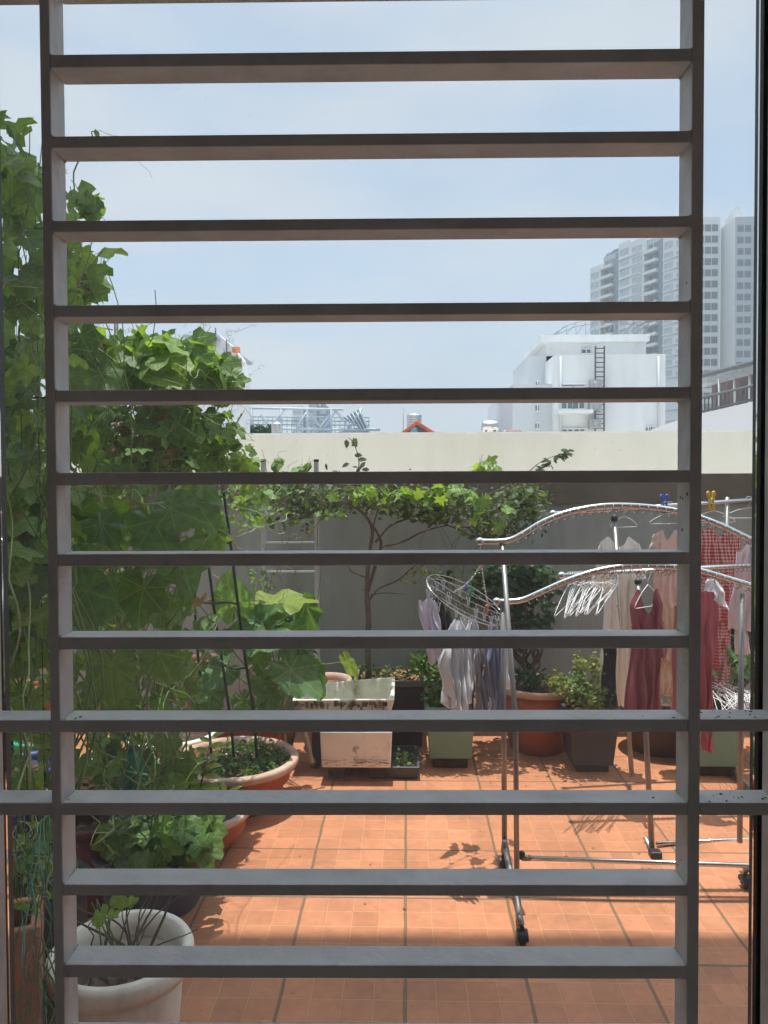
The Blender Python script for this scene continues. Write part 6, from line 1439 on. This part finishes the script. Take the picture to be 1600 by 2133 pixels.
for k in range(4): S_.tube([floor_c(240, 2.05) + Vector((ru(-.05, .05), 0, .3)), P(ru(190, 280), ru(1870, 1890), 2.05)], [.003, .0015], 6)
plant('sprout', 'few yellowish leaves on a stalk over the cream pot', 'sprout', floor_c(240, 2.05) + Vector((0, 0, .3)), [(b, LF_LIGHT)], S_)

# --- the bare-stemmed little tree
TRK = MB(); Yt = 4.75
def br(pts, r0, r1, Yv=0.0):
    n = len(pts); TRK.tube(spline([P(x, y, Yt + Yv*i/max(n-1, 1)) for i, (x, y) in enumerate(pts)], 4), [r0, r1], 8)
br([(768, 1420), (766, 1340), (768, 1290), (764, 1240)], .021, .017)
br([(764, 1240), (766, 1190), (772, 1140), (776, 1105), (766, 1080), (748, 1062), (728, 1050)], .014, .007, -.1)
br([(766, 1232), (782, 1180), (794, 1140), (788, 1112), (766, 1082)], .012, .007, .05)
br([(782, 1130), (812, 1095), (850, 1080), (890, 1062), (920, 1030)], .008, .004, .15)
br([(790, 1140), (840, 1128), (880, 1108), (930, 1095), (975, 1098), (1010, 1088)], .007, .003, .2)
br([(768, 1252), (790, 1226), (830, 1208), (862, 1180), (890, 1170), (925, 1180)], .007, .002, -.15)
br([(772, 1240), (800, 1235), (845, 1238)], .004, .002, -.05)
br([(766, 1205), (748, 1197), (732, 1190), (724, 1176)], .006, .002); br([(765, 1230), (752, 1228)], .004, .002)
br([(728, 1050), (700, 1055), (660, 1050), (620, 1040)], .006, .002, .1); br([(728, 1050), (740, 1010), (748, 965), (738, 925), (726, 912)], .005, .0015, -.05)
br([(910, 1085), (960, 1105), (990, 1120), (1010, 1118)], .005, .002); br([(775, 1105), (790, 1050), (800, 1010)], .005, .002); br([(940, 1090), (1000, 1040), (1080, 1000), (1130, 960), (1190, 940)], .006, .0012, .1)
A_, B_, C_ = MB(), MB(), MB()
def lc(mb, px, py, rx, ry, rY, n, s_, Y=Yt): leaves_small(mb, P(px, py, Y), (rx/F_PX*Y, rY, ry/F_PX*Y), n, s_)
for a_ in ((640, 1030, 60, 32, .2, 150, .045), (700, 1035, 55, 34, .2, 150, .05), (780, 1030, 60, 30, .2, 150, .05), (860, 1040, 60, 36, .2, 180, .05), (930, 1050, 60, 40, .25, 190, .05), (1000, 1060, 60, 45, .25, 190, .05), (900, 1075, 70, 22, .2, 90, .045), (1080, 1040, 50, 40, .2, 130, .045), (1100, 1085, 45, 40, .2, 80, .04), (600, 1040, 35, 30, .15, 60, .045), (1040, 1100, 50, 30, .2, 110, .045), (1085, 1050, 55, 50, .25, 200, .045), (1010, 1100, 60, 26, .2, 110, .045), (1110, 1030, 40, 40, .2, 110, .04), (820, 1062, 70, 22, .15, 90, .045), (690, 1062, 60, 20, .15, 80, .045), (620, 1060, 50, 25, .15, 90, .045)): lc(A_, *a_)
for a_ in ((660, 1065, 30, 14, .1, 50, .04), (760, 1052, 40, 12, .1, 50, .04), (920, 1060, 60, 30, .15, 60, .045), (975, 1105, 40, 12, .1, 30, .04), (880, 1190, 35, 14, .1, 60, .03), (845, 1210, 18, 6, .08, 14, .028), (640, 1100, 20, 14, .1, 16, .05)): lc(B_, *a_)
for (x, y) in ((748, 972), (738, 948), (732, 930), (722, 915), (752, 985), (770, 978), (728, 965), (762, 962), (745, 958), (736, 912), (758, 995), (725, 990)): one_leaf(A_, P(x, y, Yt), ru(.05, .08), 1.1, Vector((random.gauss(0, .4), -.8, .4)), Vector((random.gauss(0, .8), 0, random.gauss(-.2, .5))))
for i in range(46):
    t_ = rnd()**.7; x, y = 1078 + 112*t_, 1000 - 62*t_ + random.gauss(0, 8*(1-t_*.7)); one_leaf(A_, P(x, y, Yt+.1), ru(.035, .06), .9, Vector((random.gauss(0, .4), -.7, .5)), Vector((random.gauss(0, 1), 0, random.gauss(-.2, .4))))
for k in range(34):
    x, y = ru(660, 900), 992 + random.gauss(0, 9); one_leaf(A_, P(x, y, Yt), ru(.03, .06), .7)
tr_t = thing('small_tree', 'slender bare-stemmed little tree with flat spreading crown, growing from the long trough', 'tree', P(768, 1416, Yt))
TRK.build('trunk', BARK, tr_t); crn = A_.build('crown', leafmat('tree_leaf', (0.05, 0.085, 0.035), (0.12, 0.165, 0.06), veins=False), tr_t, tagv=1); B_.build('young_leaves', LF_YEL, tr_t, tagv=1)
# gourd shoot over the tree
A_, S_ = MB(), MB()
for a_ in ((930, 1030, 4.55, 70, 22, .1, 26, .085), (1010, 1060, 4.55, 50, 40, .1, 16, .085), (1010, 978, 4.6, 30, 12, .08, 14, .08), (690, 1070, 4.55, 30, 10, .08, 8, .08), (800, 1025, 4.55, 60, 18, .1, 18, .08), (730, 1030, 4.55, 40, 18, .1, 10, .08)): cloud(A_, *a_, stems=S_, lobe=(.16, .26))
big_leaf(A_, P(1040, 1092, 4.5), (.2, -.1, -.7), (0, -.9, .4), .09, .2, .2, .8); big_leaf(A_, P(1022, 962, 4.55), (.6, 0, .6), (0, -.9, .4), .08, .2, .2, .8)
for k in range(7): wander(S_, P(940, 1400, 4.9), P(ru(900, 1040), ru(970, 1080), 4.6), .0028, .0015, .1)
plant('gourd_shoot', 'pale green lobed gourd shoots draped over the crown of the little tree', 'vine', P(940, 1400, 4.9), [(A_, LF_LIGHT)], S_, group='climbing vines')

# --- shrubs in the pots along the wall
def shrub(name, lab, base, blobs, mat, stem_px, Y, sr=.006, nst=9, cat='shrub', stem_mat=BARK, shape=1.0):
    b, S_ = MB(), MB()
    for (px, py, rx, ry, rY, n, s_) in blobs: leaves_small(b, P(px, py, Y), (rx/F_PX*Y, rY, ry/F_PX*Y), n, s_, shape=shape)
    for k in range(nst):
        bl = random.choice(blobs); wander(S_, base + Vector((ru(-.03, .03), ru(-.03, .03), 0)), P(bl[0] + ru(-.6, .6)*bl[2], bl[1] + ru(-.5, .6)*bl[3], Y + ru(-.06, .06)), sr, sr*.3, .04)
    return plant(name, lab, cat, base, [(b, mat)], S_, stem_mat=stem_mat)
shrub('bush', 'dense dark green bush behind the near rack poles, in the wide terracotta bowl', floor_c(1110, 4.8) + Vector((0, 0, .34)),
      [(1010, 1225, 40, 45, .15, 150, .065), (1060, 1230, 60, 60, .2, 300, .065), (1110, 1215, 50, 50, .2, 220, .065), (1060, 1300, 40, 40, .15, 120, .06), (1120, 1290, 50, 40, .15, 110, .06), (1090, 1190, 60, 26, .15, 130, .06), (1075, 1340, 16, 24, .1, 40, .055), (930, 1200, 25, 16, .08, 24, .05)], LF_DARK, None, 4.85, .010, 14)
shrub('shrub', 'bushy light green fine-leaved shrub in the left sage green pot', gc1 + Vector((0, 0, .3)),
      [(905, 1400, 34, 45, .13, 420, .035), (925, 1450, 44, 28, .14, 300, .035), (880, 1370, 30, 18, .1, 90, .035), (870, 1390, 35, 14, .1, 80, .03), (960, 1455, 26, 20, .1, 90, .03)], LF_SMALL, None, 4.45, .004, 16)
shrub('shrub', 'yellowish green shrub with loose upright shoots in the dark pot', gc3 + Vector((0, 0, .3)),
      [(1215, 1440, 55, 28, .15, 380, .034), (1245, 1462, 45, 18, .15, 220, .034), (1165, 1425, 25, 20, .12, 120, .034), (1210, 1385, 12, 30, .08, 70, .032), (1240, 1390, 14, 34, .08, 80, .032), (1275, 1460, 26, 14, .1, 90, .03)], LF_YEL, None, 4.4, .003, 18, stem_mat=STEM)
b = MB(); leaves_small(b, P(1180, 1420, 4.35), (.14, .12, .08), 90, .03); leaves_small(b, P(1230, 1450, 4.35), (.16, .12, .08), 160, .032)
solo('ground_plant', b, LF_SMALL, 'green undergrowth mixed into the yellowish shrub', 'plant', tagv=1)
shrub('bush', 'dark bush at the right between the checked pyjamas and the door frame', gc2 + Vector((0, .1, .28)),
      [(1535, 1240, 55, 60, .2, 240, .06), (1530, 1330, 50, 50, .2, 220, .06), (1530, 1400, 50, 30, .18, 120, .06), (1500, 1290, 30, 60, .15, 100, .055), (1600, 1320, 50, 80, .2, 150, .06)], LF_DARK, None, 4.7, .010, 12)
b, S_ = MB(), MB()
for (x, y, tip) in ((1512, 1372, (.7, -.2, .1)), (1540, 1395, (.6, -.3, -.5)), (1525, 1362, (-.4, -.3, .3)), (1552, 1372, (.6, -.2, .5)), (1500, 1390, (-.5, -.3, -.3)), (1560, 1400, (.2, -.3, -.8)), (1520, 1400, (-.2, -.3, -.6))):
    j = P(x, y, 4.45); big_leaf(b, j, tip, (0, -.75, .7), .095, .02, .2, .6, 20, .85); S_.tube([gc2 + Vector((0, .05, .3)), j], [.003, .002], 6)
plant('houseplant', 'cluster of round bright green leaves just above the pile of hangers', 'plant', gc2 + Vector((0, .05, .3)), [(b, LF_TARO)], S_)
shrub('seedling', 'sparse green sprouts in the trough under the little tree', tc_ + Vector((0, 0, .38)), [(800, 1395, 40, 12, .1, 50, .03), (755, 1385, 14, 12, .06, 20, .03), (868, 1390, 24, 18, .1, 60, .035)], LF_SMALL, None, 4.75, .002, 8, 'seedlings', STEM)
shrub('weed', 'small weeds under the dark green bush in the terracotta bowl', floor_c(1120, 4.75) + Vector((0, 0, .35)), [(1110, 1412, 45, 14, .12, 160, .035), (1085, 1400, 20, 10, .1, 40, .03)], LF_DARK, None, 4.72, .002, 6, 'weeds', STEM)
b = MB(); leaves_small(b, P(545, 1060, 5.0), (.25, .06, .2), 60, .05)
b = MB()  # fallen bits on the floor
for k in range(90):
    x, y = ru(-.4, 1.6), ru(4.0, 4.7)
    if rnd() < .3: y = ru(2.9, 4.0); x = ru(-.6, 1.3)
    one_leaf(b, Vector((x, y, .003)), ru(.006, .02), 1.0, Vector((random.gauss(0, .15), random.gauss(0, .15), 1)), Vector((ru(-1, 1), ru(-1, 1), 0)))
o_ = solo('fallen_leaves', b, LF_DEAD, 'tiny dry leaf bits scattered on the terrace tiles', 'debris', tagv=1); o_['kind'] = 'stuff'

add_haze()
